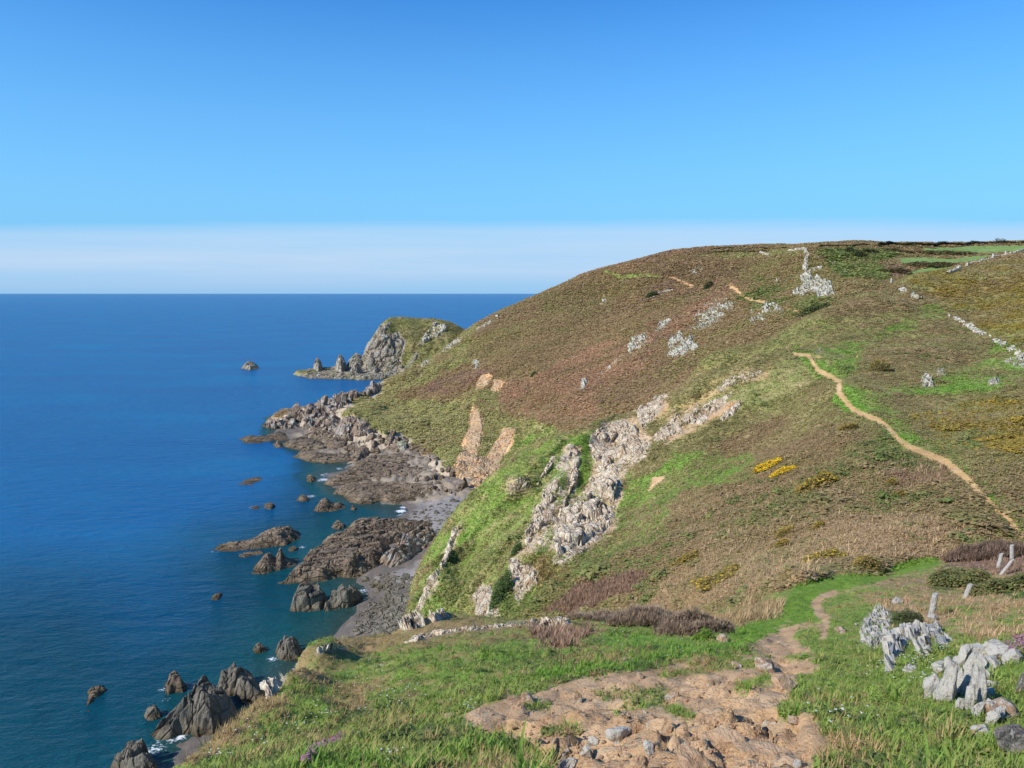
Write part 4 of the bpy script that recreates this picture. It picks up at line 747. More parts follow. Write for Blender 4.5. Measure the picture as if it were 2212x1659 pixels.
# ---------------------------------------------------------------- rocks standing in the sea and on the shore
def sea_rock(label, pts, tops, mat, cell=2.5, H=None, name='sea_rock', group='rocks in the sea', base=0.0, strike=.5, steep=1.0, seed=0, rough=1.0):
    "pts: outline at the waterline; tops: photo row of the crest along the rock"
    P = np.array(pts, float); X, Y = seahit(P[:, 0], P[:, 1], base)
    x0, x1, y0, y1 = X.min() - 1, X.max() + 1, Y.min() - 1, Y.max() + 1
    st = max(Y.mean() / 773 * .55, .12); st = max(st, math.sqrt((x1 - x0) * (y1 - y0) / 60000))
    nx, ny = int((x1 - x0) / st) + 2, int((y1 - y0) / st) + 2
    gx, gy = np.meshgrid(np.linspace(x0, x1, nx), np.linspace(y0, y1, ny), indexing='ij'); gx, gy = gx.ravel(), gy.ravel()
    sd = sdpoly(gx, gy, np.stack([X, Y], 1)); inr = max(.4, -sd.min())
    sd = sd + fbm(gx / cell / 1.2, gy / cell / 1.2, 0, 4, 5 + seed) * min(inr * .7, cell * .55)
    w = min(inr * .85, 3.2 * cell) / steep
    if tops is not None:
        u, v = proj(gx, gy, 0 * gx + base)
        T = np.array(tops, float); mid = np.interp(T[:, 0], *_midline(P)); sl = np.hypot(Y.mean(), CAMZ) / F
        cs = Y.mean() / np.hypot(Y.mean(), CAMZ)
        Hh = np.interp(u, T[:, 0], np.maximum(mid - T[:, 1], 1) * sl / cs)
    else: Hh = H
    ca, sa = math.cos(strike), math.sin(strike); cell = cell * 1.35; p, q = (gx * ca + gy * sa) / cell * .62, (-gx * sa + gy * ca) / cell * 1.35
    wob = fbm(gx / cell / 2, gy / cell / 2, 0, 3, 15 + seed) * .7
    r, ox, oy, f = worley(p + wob, q - wob, 21 + seed)
    r2, ox2, oy2, f2 = worley(p * 2.4 + wob, q * 2.2, 31 + seed)
    prof = sst(0, -w, sd) ** .5
    b = .66 + .34 * r[0] + ox * (r[1] - .5) * .5 + oy * (r[2] - .4) * .4 + (r2[0] - .5) * .14 + (ox2 * (r2[1] - .5) + oy2 * (r2[2] - .5)) * .2
    b = b - .2 * sst(.16, 0, f) - .07 * sst(.2, 0, f2) + fbm(gx / cell * 3, gy / cell * 3, 0, 4, 41 + seed) * .10 * rough
    rg_ = np.abs(fbm(q * 1.1 + wob * .3, p * .22, 0, 4, 55 + seed)); b = b - .55 * sst(.14, 0, rg_) + rg_ * .25
    z = base + Hh * prof * np.clip(b, .08, 1.03) - .5 * sst(-.2, 1.0, sd) - .12
    V = np.stack([gx, gy, z], 1)
    K = (sd < .9).reshape(nx, ny); k = K[:-1, :-1] & K[1:, :-1] & K[1:, 1:] & K[:-1, 1:]
    Vv, Fc = compact(V, gridfaces(nx, ny, k))
    return tag(mesh_np(name, Vv, Fc, M[mat], smooth=False), label, 'rock', group)
def _midline(P):
    us = np.linspace(P[:, 0].min(), P[:, 0].max(), 60); mids = []
    for u in us:
        vs = []
        for i in range(len(P)):
            a, b = P[i], P[(i + 1) % len(P)]
            if (a[0] - u) * (b[0] - u) <= 0 and a[0] != b[0]: vs.append(a[1] + (b[1] - a[1]) * (u - a[0]) / (b[0] - a[0]))
        mids.append(np.mean(vs) if vs else np.nan)
    mids = np.array(mids); ok = np.isfinite(mids)
    return us[ok], mids[ok]
def lump(label, u0, u1, vb, vt, mat, dep=.35, lean=0.0, **kw):
    kw.setdefault('steep', 1.9)
    "single rock from its left, right, waterline and top in the photo"
    w = u1 - u0; m = (u0 + u1) / 2; d = w * dep
    th = np.linspace(0, 2 * math.pi, 11)[:-1] + .3
    pts = [(m + math.cos(t) * w * .52 * (1 + .12 * math.sin(3 * t + u0)), vb - d / 2 + math.sin(t) * d * .55) for t in th]
    pk = m + lean * w
    tops = [(u0, vb - (vb - vt) * .5), (u0 * .7 + pk * .3, vt + (vb - vt) * .2), (pk - .06 * w, vt), (pk + .1 * w, vt + (vb - vt) * .03), (u1 * .7 + pk * .3, vt + (vb - vt) * .25), (u1, vb - (vb - vt) * .45)]
    return sea_rock(label, pts, tops, mat, **kw)
SR = 'rocks in the sea'; SS = 'rock ledges on the shore'
sea_rock('lone far islet of brown rock left of the promontory', [(519, 796), (540, 800), (562, 796), (556, 789), (530, 788)], [(520, 792), (530, 781), (538, 784), (546, 785), (560, 792)], 'nezrock', 4, steep=1.4)
sea_rock('flat rock shelf at the foot of the promontory', z1((675, 742), (760, 762), (1000, 764), (1130, 774), (1300, 766), (1440, 740), (1420, 690), (1000, 690), (860, 700), (720, 712)), None, 'nezrock', 5, H=4.2, steep=2.5, name='rock_shelf', group=SS)
lump('slim sea stack, outermost off the promontory', 676, 699, 806, 775, 'nezrock', .45, -.05, cell=4, base=1.5, steep=1.5, name='sea_stack', seed=2)
lump('thick sea stack between the slim stack and the promontory', 723, 752, 808, 769, 'nezrock', .45, -.1, cell=5, base=1.5, steep=1.6, name='sea_stack', seed=3)
lump('domed rock joined to the foot of the promontory', 744, 794, 812, 768, 'nezrock', .4, .12, cell=6, base=1.0, steep=1.2, name='sea_stack', seed=4)
lump('low dark boulder under the tawny promontory face', 792, 826, 812, 786, 'nezrock', .4, 0, cell=5, base=1.0, seed=5)
sea_rock('long low reef pointing out to sea below the pale point', z1((235, 1195), (290, 1172), (420, 1178), (520, 1150), (620, 1150), (610, 1210), (500, 1205), (380, 1228), (280, 1222)), [(513, 944), (540, 943), (570, 940), (600, 933), (626, 938)], 'shore', 3, group=SR)
sea_rock('small brown rock beside the long low reef', z1((485, 1235), (520, 1215), (565, 1230), (560, 1258), (500, 1258)), [(588, 958), (600, 953), (610, 958)], 'shore', 2)
sea_rock('brown ledge jutting out below the pale point', z1((560, 1240), (640, 1205), (720, 1180), (860, 1225), (900, 1275), (740, 1285), (640, 1270)), None, 'shore', 4, H=3.0, group=SS, name='rock_ledge', steep=1.5)
sea_rock('dark jumbled ledge at the foot of the grassy headland', z1((700, 1190), (820, 1120), (1000, 1150), (1250, 1190), (1450, 1210), (1680, 1250), (1660, 1350), (1400, 1340), (1250, 1300), (1080, 1390), (1050, 1310), (880, 1270), (800, 1210)), None, 'shore', 4.5, H=5.0, group=SS, name='rock_ledge', steep=1.6, seed=3)
sea_rock('narrow brown ledge reaching into the still inlet', z1((640, 1325), (690, 1288), (760, 1298), (900, 1315), (1060, 1320), (1090, 1360), (860, 1372), (720, 1355)), None, 'shore', 3, H=2.6, group=SS, name='rock_ledge', steep=1.4, seed=4)
sea_rock('wide ribbed ledge in front of the orange scars', b5((720, 650), (830, 575), (980, 510), (1000, 470), (1080, 430), (1400, 400), (1650, 420), (1830, 560), (1900, 640), (1700, 665), (1500, 645), (1250, 645), (950, 655), (800, 668)), None, 'shore', 3.2, H=2.8, group=SS, name='rock_ledge', steep=2, seed=5, strike=.25)
lump('squat rock at the tip of the wide ribbed ledge', 661, 683, 1042, 1026, 'shore', .5, 0, cell=2, seed=6)
sea_rock('weedy ledge on the north side of the little bay', b5((785, 730), (930, 675), (1050, 650), (1400, 645), (1800, 665), (2060, 740), (1900, 800), (1780, 770), (1650, 810), (1450, 805), (1350, 825), (1230, 795), (1050, 825), (950, 805), (900, 745)), None, 'shore', 2.8, H=2.6, group=SS, name='rock_ledge', steep=2, seed=7, strike=.2)
lump('brown rock with foam off the weedy ledge', 641, 669, 1084, 1070, 'shore', .45, 0, cell=2, seed=8)
lump('tiny awash rock, left one of the far pair', 540, 566, 1101, 1094, 'shore', .3, 0, cell=2, seed=9)
lump('low brown rock, right one of the far pair', 568, 597, 1101, 1086, 'shore', .4, .1, cell=2, seed=10)
sea_rock('flat topped rock standing in the bay', b5((618, 880), (720, 888), (830, 882), (935, 852), (920, 820), (800, 815), (680, 820)), [(671, 1092), (690, 1081), (705, 1079), (722, 1090), (735, 1086), (748, 1095)], 'shore', 2.4, seed=11, steep=1.5)
lump('little dark rock right of the flat topped rock', 756, 771, 1103, 1092, 'shore', .45, 0, cell=1.6, seed=12)
lump('rounded rock off the big ribbed reef', 716, 748, 1143, 1128, 'shore', .4, 0, cell=2, seed=13)
sea_rock('long brown reef like a whale back out in the water', [(449, 1190), (500, 1192), (560, 1186), (620, 1178), (655, 1160), (648, 1148), (600, 1150), (540, 1165), (480, 1176)], [(450, 1184), (475, 1174), (510, 1168), (530, 1170), (560, 1157), (585, 1145), (610, 1137), (632, 1138), (650, 1150)], 'shore', 2.6, seed=14, strike=.35)
sea_rock('row of awash stones below the whale back reef', [(508, 1203), (530, 1204), (572, 1196), (568, 1190), (530, 1193)], None, 'shore', 1.6, H=.8, seed=15)
lump('tiny awash stone above the dark peaked rock', 620, 646, 1191, 1182, 'shore', .35, .2, cell=1.5, seed=16)
sea_rock('dark peaked rock at the seaward end of the big reef', [(538, 1241), (575, 1241), (615, 1230), (650, 1218), (648, 1206), (600, 1206), (555, 1216)], [(541, 1228), (560, 1206), (580, 1195), (596, 1206), (607, 1184), (618, 1200), (645, 1210)], 'shore', 2.4, seed=17)
sea_rock('big ribbed reef crossing the beach', b5((345, 1505), (440, 1430), (560, 1340), (560, 1270), (720, 1190), (730, 1140), (900, 1090), (920, 1040), (1010, 1000), (1130, 970), (1260, 1000), (1400, 1000), (1550, 1010), (1700, 1010), (1760, 1060), (1560, 1110), (1350, 1190), (1250, 1290), (1200, 1390), (1080, 1445), (900, 1445), (740, 1485), (400, 1520)), None, 'shore', 3.0, H=3.6, group=SS, name='rock_ledge', steep=2.6, seed=18, strike=.45)
lump('rounded block on top of the big ribbed reef', 796, 832, 1146, 1120, 'shore', .4, 0, cell=2.4, base=.8, seed=19, group=SS)
lump('brown boulder at the beach end of the big ribbed reef', 737, 792, 1246, 1196, 'shore', .5, .05, cell=3, base=.3, seed=20, group=SS)
lump('dark boulder behind the brown boulder on the reef', 768, 824, 1232, 1186, 'shore', .5, .1, cell=3, base=.3, seed=21, group=SS)
sea_rock('pale cracked hump of rock on the grey beach', b5((1210, 1345), (1320, 1225), (1500, 1115), (1700, 1095), (1740, 1160), (1700, 1265), (1580, 1300), (1430, 1400), (1300, 1425)), None, 'point', 3.4, H=5.6, group=SS, name='shore_rock', seed=22, strike=.7, steep=1.3)
sea_rock('square left block of the twin rocks by the beach', [(622, 1321), (655, 1323), (692, 1319), (708, 1306), (702, 1290), (640, 1290)], [(624, 1288), (638, 1276), (660, 1269), (690, 1263), (706, 1276)], 'grey', 3.0, seed=23, steep=2.4)
sea_rock('knobbly right block of the twin rocks by the beach', [(700, 1320), (728, 1315), (784, 1303), (780, 1286), (712, 1292)], [(706, 1290), (728, 1281), (740, 1267), (758, 1260), (772, 1270), (782, 1284)], 'grey', 2.4, seed=24, steep=2)
sea_rock('weedy rock just breaking the surface alone in the teal water', [(452, 1297), (470, 1298), (484, 1288), (478, 1282), (458, 1286)], None, 'shore', 1.4, H=.9, seed=25)
lump('small brown rock left of the leaning block', 543, 578, 1412, 1391, 'grey', .4, .05, cell=2, seed=26)
lump('leaning block of grey rock close under the brow', 592, 652, 1430, 1378, 'grey', .5, .1, cell=3, seed=27, steep=2)
lump('orange brown rock out in the teal water', 345, 405, 1498, 1454, 'shore', .45, .12, cell=2.6, seed=28)
lump('small rock against the left of the great boulder', 311, 350, 1554, 1522, 'grey', .45, .1, cell=2.4, seed=29)
sea_rock('great cracked grey boulder lapped by foam', b6((-5, 1280), (150, 1300), (330, 1280), (560, 1310), (650, 1240), (810, 1140), (850, 1050), (780, 990), (600, 960), (400, 970), (290, 1060), (150, 1090)), [(332, 1552), (358, 1540), (380, 1524), (405, 1500), (440, 1484), (465, 1496), (495, 1497), (518, 1508), (532, 1535)], 'grey', 4.2, seed=30, steep=1.7, strike=.9)
sea_rock('tall grey rock standing behind the great cracked boulder', b6((585, 860), (700, 940), (840, 970), (1000, 960), (1045, 890), (980, 800), (800, 750), (640, 760)), [(470, 1470), (478, 1446), (494, 1453), (508, 1442), (524, 1448), (545, 1466), (574, 1492)], 'grey', 3.6, seed=31, steep=1.9, strike=.8)
sea_rock('weedy rock awash far to the left of the great boulder', [(174, 1532), (190, 1536), (212, 1510), (232, 1492), (226, 1480), (196, 1492)], None, 'shore', 1.8, H=1.1, seed=32)
sea_rock('grey boulders in the bottom left corner', b6((-400, 1600), (-260, 1680), (-60, 1700), (40, 1620), (60, 1560), (-100, 1480), (-200, 1470)), [(238, 1640), (262, 1632), (275, 1620), (290, 1622), (310, 1618), (326, 1632), (345, 1645)], 'grey', 2.6, seed=33, steep=1.7)
sea_rock('sunken brown reef under the water beyond the bay', [(512, 1048), (545, 1052), (572, 1036), (560, 1028), (525, 1036)], None, 'shore', 3, H=.45, seed=34)

# ---------------------------------------------------------------- loose boulders, slabs and posts
import bmesh
def _ico(n):
    bm = bmesh.new(); bmesh.ops.create_icosphere(bm, subdivisions=n, radius=1.0)
    V = np.array([q.co[:] for q in bm.verts]); Fc = np.array([[q.index for q in f.verts] for f in bm.faces]); bm.free(); return V, Fc
ICO = {n: _ico(n) for n in (2, 3, 4, 5)}
def stone_mesh(size, seed, n=4, cuts=9, rough=.12, strata=0.0):
    rg = np.random.default_rng(seed); V, Fc = ICO[n]; V = np.sign(V) * np.abs(V) ** .72; V = V / np.abs(V).max()
    for i in range(cuts):
        d = rg.normal(size=3); d /= np.linalg.norm(d); h = rg.uniform(.5, .82)
        k = V @ d; V -= np.maximum(k - h, 0)[:, None] * d * .95
    o = seed * 1.37
    V *= (1 + fbm(V[:, 0] * 2 + o, V[:, 1] * 2, V[:, 2] * 2, 4, seed % 97)[:, None] * rough * 2)
    if strata: V[:, :2] *= (1 + strata * np.sign(np.sin(V[:, 0] * 9 + V[:, 2] * 1.5))[:, None] * .12)
    V *= np.array(size)[None]
    return V, Fc
def rotm(rx, ry, rz):
    cx, sx_, cy, sy_, cz, sz_ = math.cos(rx), math.sin(rx), math.cos(ry), math.sin(ry), math.cos(rz), math.sin(rz)
    return np.array([[cz, -sz_, 0], [sz_, cz, 0], [0, 0, 1]]) @ np.array([[cy, 0, sy_], [0, 1, 0], [-sy_, 0, cy]]) @ np.array([[1, 0, 0], [0, cx, -sx_], [0, sx_, cx]])
def stone(name, label, u, v, w, h, mat, d=None, rot=(0, 0, 0), sink=.25, seed=1, sheets=None, group=None, cat='stone', n=4, cuts=9, strata=0, parent=None, rough=.12, origin=None):
    "a stone whose foot is at photo point (u, v), w and h in photo pixels"
    x, y, z = [q[0] for q in hit(u, v, sheets)]
    if not np.isfinite(y): print('MISS', label); return
    k = math.sqrt(x * x + y * y + (z - CAMZ) ** 2) / F
    W, H = w * k, h * k; D = (d or w * .8) * k
    V, Fc = stone_mesh((W / 2, D / 2, H / 2 * (1 + sink)), seed, n, cuts, rough, strata)
    V = V @ rotm(*rot).T; V[:, 2] += H / 2 * (1 - sink)
    o = mesh_np(name, V, Fc, M[mat], smooth=False); o.location = (x, y, z)
    if parent: o.parent = parent; o.location = (x - parent.location.x, y - parent.location.y, z - parent.location.z)
    else: tag(o, label, cat, group)
    return o
# the upright slabs on the right
px, py, pz = [q[0] for q in hit(2070, 1500)]
slabs = empty('slab_outcrop', (px, py, pz), 'cluster of upright white lichened slabs right of the arched rock', 'rock outcrop', 'pale rocks breaking through the turf') if mat != 'earth' else tag(mesh_np('earth_scar', Vv, Fc, M[mat], smooth=False), label, 'earth scar', 'bare earth faces on the headland')
SL = [(2012, 1504, 32, 50, 28, .3, .3), (2030, 1512, 20, 46, 26, .2, .3), (2040, 1516, 30, 66, 34, .2, .28), (2026, 1452, 28, 24, 26, .5, .2), (2052, 1474, 26, 48, 30, .4, .25), (2046, 1444, 18, 26, 22, .3, .3), (2066, 1446, 22, 32, 26, .2, .2), (2080, 1440, 28, 48, 28, .3, .22), (2088, 1500, 20, 66, 30, .1, .2), (2070, 1500, 15, 54, 26, .1, .16), (2104, 1520, 15, 78, 30, 0, .1), (2092, 1536, 18, 56, 24, .1, .1), (2118, 1528, 15, 76, 30, -.1, .05), (2104, 1452, 26, 44, 40, -.2, .2), (2126, 1470, 38, 26, 40, .1, .2), (2138, 1448, 42, 24, 44, .1, .15), (2120, 1420, 50, 28, 46, .1, .2), (2158, 1420, 48, 28, 50, 0, .1), (2186, 1430, 40, 24, 44, .1, .1), (2136, 1490, 34, 22, 30, .2, .2), (2132, 1510, 24, 24, 30, .2, .2), (2072, 1532, 16, 26, 24, .1, .1), (2110, 1552, 22, 34, 24, .1, .2), (2140, 1536, 26, 24, 40, .2, .2), (2150, 1558, 30, 28, 30, .2, .3), (2000, 1490, 18, 24, 20, .2, .3)]
for i, (u, v, w, h, d, rz, ry) in enumerate(SL):
    stone('slab', None, u, v, w * 1.22, h * 1.08, 'nearwhite', d, (0, ry, rz), .3, 100 + i, ['fore'], parent=slabs, cuts=24, strata=.25, n=5, rough=.07)
NB = 'small white stones near the slabs'
stone('stone', 'small white stone at the foot of the nearest upright post', 2015, 1342, 18, 16, 'nearwhite', seed=201, group=NB)
stone('stone', 'small white stone in the dry grass behind the crusty bank', 1938, 1304, 20, 14, 'nearwhite', seed=202, group=NB)
stone('stone', 'flat pale stone in the grass left of the crusty bank', 1814, 1366, 24, 12, 'stone', seed=203, group=NB)
stone('stone', 'tiny white stone near the left edge of the crusty bank', 1850, 1352, 8, 6, 'nearwhite', seed=204, group=NB, n=3)
stone('boulder', 'dark rounded boulder in the bottom right corner', 2190, 1622, 74, 54, 'darkstone', seed=205, cat='boulder', rough=.2, n=5, cuts=14)
stone('boulder', 'brown rock split by a dark crack below the slabs', 2168, 1546, 70, 34, 'stone', seed=206, cat='boulder', rot=(0, .2, .2))
stone('stone', 'broken white stone low in the grass above the dark boulder', 2120, 1592, 40, 24, 'nearwhite', seed=207, group=NB)
stone('stone', 'slim white stone standing beside the dark crack', 2143, 1570, 18, 34, 'nearwhite', seed=208, group=NB, rot=(0, .3, 0))
stone('boulder', 'grey stone at the right edge beside the pink flowers', 2210, 1500, 22, 40, 'darkstone', seed=209, cat='boulder')
stone('stone', 'yellowish stone under the end of the dark thicket', 1558, 1388, 26, 16, 'stone', seed=210)
stone('stone', 'buff stone alone in the lush grass left of the dirt', 1351, 1432, 16, 12, 'stone', seed=211, n=3)
stone('boulder', 'grassy hump of rock beside the trodden dirt steps', 1650, 1448, 46, 24, 'stone', seed=212, cat='boulder')
DS = 'stones in the bare earth'
for i, (lab, u, v, w, h, mt) in enumerate([
  ('pale stone with a deep shadow at the far left of the bare earth', 1140, 1518, 34, 22, 'stone'), ('white stone, second from the left on the bare earth', 1246, 1516, 26, 22, 'stone'), ('pale stone near the grassy patch in the bare earth', 1450, 1514, 30, 26, 'stone'),
  ('long white slab lying in the middle of the bare earth', 1334, 1594, 56, 24, 'nearwhite'), ('brown boulder in the centre of the bare earth', 1428, 1592, 60, 46, 'earthrock'), ('small white stones touching the brown boulder', 1404, 1572, 22, 20, 'nearwhite'),
  ('white stone below the brown boulder', 1402, 1618, 26, 18, 'nearwhite'), ('white stone left of the long white slab', 1282, 1606, 26, 20, 'nearwhite'), ('white stone below left of the long white slab', 1266, 1628, 26, 16, 'nearwhite'),
  ('white edged stone at the bottom edge of the picture', 1226, 1662, 44, 30, 'nearwhite'), ('flat earthy slab along the bottom right of the bare earth', 1640, 1640, 120, 26, 'earthrock'), ('earthy slab above the long crack', 1560, 1604, 84, 20, 'earthrock'),
  ('flat brown rock stepping up at the grassy edge', 1694, 1488, 60, 26, 'earthrock'), ('pale stone at the upper lip of the bare earth', 1382, 1464, 16, 10, 'stone'), ('pale stone beside the upper dirt steps', 1590, 1442, 24, 12, 'stone'),
  ('white pebble at the bottom of the long crack', 1724, 1656, 22, 12, 'nearwhite'), ('earthy rock at the bottom centre of the bare earth', 1500, 1650, 90, 26, 'earthrock'), ('stone left of the deep crack in the bare earth', 1380, 1650, 40, 22, 'earthrock'),
  ('small pale stone near the left end of the bare earth', 1100, 1590, 18, 12, 'stone'), ('pale stone in the grass left of the bare earth', 970, 1556, 26, 14, 'stone'), ('tiny white stone in the grass above the pale stone', 1014, 1532, 14, 10, 'nearwhite'),
  ('little stone between the grass tufts on the bare earth', 1200, 1604, 18, 12, 'stone'), ('small stone under the grassy hump on the bare earth', 1660, 1568, 30, 18, 'stone'), ('small stone at the right side of the bare earth', 1716, 1560, 26, 14, 'stone')]):
    stone('stone', lab, u, v, w, h, mt, seed=300 + i, group=DS, sink=.62, n=4 if w > 24 else 3, rot=(0, 0, RNG.uniform(-.6, .6)), cuts=12)
# small earthy stones nobody could tell apart
dk = 0
while dk < 150:
    u, v = RNG.uniform(1040, 1740), RNG.uniform(1470, 1659)
    if sdpoly(np.array([u]), np.array([v]), dirtpoly)[0] > -8: continue
    w = RNG.uniform(3.5, 12) * (v / 1600) ** 3
    stone('stone', 'one of the many small earthy stones strewn over the bare earth', u, v, w, w * .6, 'stone', seed=400 + dk, group='small stones strewn over the bare earth', sink=.3, n=2 if w < 8 else 3, cuts=7); dk += 1
# rocks at the shore that stand on land
stone('boulder', 'dark upright boulder at the foot of the orange scar', 1003, 1056, 17, 28, 'shore', seed=501, cat='boulder', rot=(0, .2, 0))
stone('boulder', 'pale pointed boulder at the foot of the grassy headland', 868, 972, 22, 20, 'hillwhite', seed=502, cat='boulder', cuts=6)
for i, (lab, u, v, w, h) in enumerate([('rock spire midway along the pale ridge', 697, 884, 22, 32), ('slanting fin of rock right of the midway spire', 737, 872, 24, 36), ('rounded tower low on the pale ridge', 640, 902, 26, 30), ('topmost rock on the pale ridge', 808, 846, 26, 26), ('dark tooth of rock near the tip of the point', 584, 916, 22, 14), ('blunt rock between the rounded tower and the spire', 668, 892, 26, 22), ('white tooth of rock above the slanting fin', 762, 860, 22, 20)]):
    stone('rock_spire', lab, u, v, w, h, 'point', seed=520 + i, cat='rock', group='spires along the pale ridge', rot=(0, .35 * (-1) ** (i == 9), 0), sink=.6, cuts=12, n=4)

jb = np.array(z1((700, 1190), (900, 1120), (1250, 1160), (1450, 1210), (1680, 1260), (1700, 1380), (1850, 1430), (1960, 1600), (1700, 1600), (1500, 1500), (1300, 1500), (1100, 1380), (900, 1290)))
kk_ = 0
while kk_ < 90:
    u, v = RNG.uniform(jb[:, 0].min(), jb[:, 0].max()), RNG.uniform(jb[:, 1].min(), jb[:, 1].max())
    if sdpoly(np.array([u]), np.array([v]), jb)[0] > -1: continue
    w = RNG.uniform(6, 17)
    stone('boulder', 'one of the dark boulders jumbled along the foot of the headland', u, v, w, w * RNG.uniform(.5, .9), 'shore' if RNG.uniform() < .75 else 'point', seed=600 + kk_, sheets=['beach', 'cliff'], group='boulders jumbled along the foot of the headland', cat='boulder', sink=.4, n=3, cuts=9, rot=(RNG.uniform(-.3, .3), RNG.uniform(-.4, .4), RNG.uniform(0, 3))); kk_ += 1
# fence posts
def post(label, ub, vb, ut, vt, wpx, group='old fence posts'):
    x, y, z = [q[0] for q in hit(ub, vb)]; k = math.sqrt(x * x + y * y + (z - CAMZ) ** 2) / F
    H = abs(vb - vt) * k / .93; dx = (ut - ub) * k; r = max(wpx * k / 2, .035)
    nz, na = 14, 10; rg = np.random.default_rng(int(ub)); V = []
    for i in range(nz):
        t = i / (nz - 1)
        for j in range(na):
            a = j / na * 2 * math.pi; rr = r * (1 - .12 * t) * (1 + rg.uniform(-.08, .08))
            top = (.04 * math.cos(a) * H if i == nz - 1 else 0)
            V.append((dx * t + rr * math.cos(a), rr * math.sin(a), -.12 + (H + .12) * t + top))
    V.append((dx, 0, H)); Fc = []
    for i in range(nz - 1):
        for j in range(na):
            p0, p1, p2, p3 = i * na + j, i * na + (j + 1) % na, (i + 1) * na + (j + 1) % na, (i + 1) * na + j
            Fc += [(p0, p1, p2), (p0, p2, p3)]
    for j in range(na): Fc.append(((nz - 1) * na + j, (nz - 1) * na + (j + 1) % na, len(V) - 1))
    o = mesh_np('fence_post', np.array(V), np.array(Fc), M['wood'], smooth=False); o.location = (x, y, z)
    return tag(o, label, 'fence post', group)
post('nearest upright weathered post above the arched rock', 2010, 1334, 2016, 1292, 11)
post('leaning weathered post behind the nearest post', 2082, 1293, 2092, 1268, 9)
post('weathered post left of the farthest post', 2155, 1230, 2160, 1203, 7)
post('farthest upright weathered post at the right edge', 2186, 1208, 2184, 1184, 7)
post('broken rail leaning between the two far posts', 2158, 1242, 2180, 1216, 6)
post('pale post at the head of the stone wall on the spur', 1925, 613, 1925, 603, 3)
post('pale post on the field wall near the skyline', 2145, 558, 2145, 550, 4)
post('second pale post on the field wall, nearer the right edge', 2171, 553, 2172, 545, 3)

# ---------------------------------------------------------------- stone walls
def stone_wall(label, pts, wid, hgt, cell, mat, gap=.0, sheets=None):
    P = np.array(pts, float); x, y, z = hit(P[:, 0], P[:, 1], sheets); ok = np.isfinite(y); x, y = x[ok], y[ok]
    L = np.concatenate([[0], np.cumsum(np.hypot(np.diff(x), np.diff(y)))]); n = int(min(max(L[-1] / (cell * .3), 30), 700))
    t = np.linspace(0, L[-1], n); cx, cy = np.interp(t, L, x), np.interp(t, L, y)
    tx, ty = np.gradient(cx), np.gradient(cy); q = np.hypot(tx, ty) + 1e-9; tx, ty = tx / q, ty / q
    prof = np.array([-1.05, -.95, -.8, -.62, -.45, -.3, -.15, 0, .15, .3, .45, .62, .8, .95, 1.05])
    S, Tt = np.meshgrid(prof, t, indexing='ij'); w = S * wid / 2 + fbm(t / 4, 0 * t, 0, 3, 5)[None] * wid * .3
    X = cx[None] - ty[None] * w; Y = cy[None] + tx[None] * w
    r, ox, oy, f = worley(X / cell, Y / cell, 77)
    r2, _, _, _ = worley(X / (cell * 5), Y / (cell * 5), 78)
    h = hgt * sst(1.0, .75, np.abs(S)) * (.65 + .5 * r[0] + ox * (r[1] - .5) * .6) - hgt * .3 * sst(.2, 0, f)
    h = np.where(r2[0] < gap, -.15, h)
    Z = ground(X.ravel(), Y.ravel(), sheets).reshape(X.shape) + h - .08
    return tag(mesh_np('stone_wall', np.stack([X, Y, Z], -1).reshape(-1, 3), gridfaces(len(prof), n), M[mat], smooth=False), label, 'stone wall', 'dry stone walls')
stone_wall('tumbled dry stone wall descending the right hillside', b3((600, 590), (720, 580), (870, 610), (920, 650), (1020, 690), (1090, 730)), 2.2, 1.1, .9, 'hillwhite', .4, ['spur'])
stone_wall('lower length of tumbled wall running to the right edge', b3((1240, 770), (1290, 750), (1330, 820), (1400, 860), (1430, 900), (1560, 980), (1700, 1080), (1850, 1150), (1990, 1220), (2212, 1370)), 1.9, .8, .7, 'hillwhite', .62, ['spur'])
stone_wall('pale wall along the edge of the green field', b3((1400, 455), (1500, 410), (1600, 352), (1750, 318), (1900, 272), (2060, 240), (2160, 215), (2300, 170)), 1.6, 1.3, 1.0, 'hillwhite', .1)
stone_wall('pale wall winding up from the tallest crag to the skyline', b4((1440, 230), (1550, 213), (1650, 245), (1670, 270), (1650, 350), (1640, 400)), 2.2, 1.6, 1.2, 'hillwhite', .05)
stone_wall('short pale bank beside the little green field on the skyline', b4((1110, 240), (1160, 258), (1215, 280)), 1.8, 1.3, 1.2, 'hillwhite', .0)
stone_wall('pale curved bank on the brown slope beside a dark bush', z6((612, 330), (630, 312), (660, 303), (695, 298)), 1.8, 1.2, 1.2, 'hillwhite', .0)
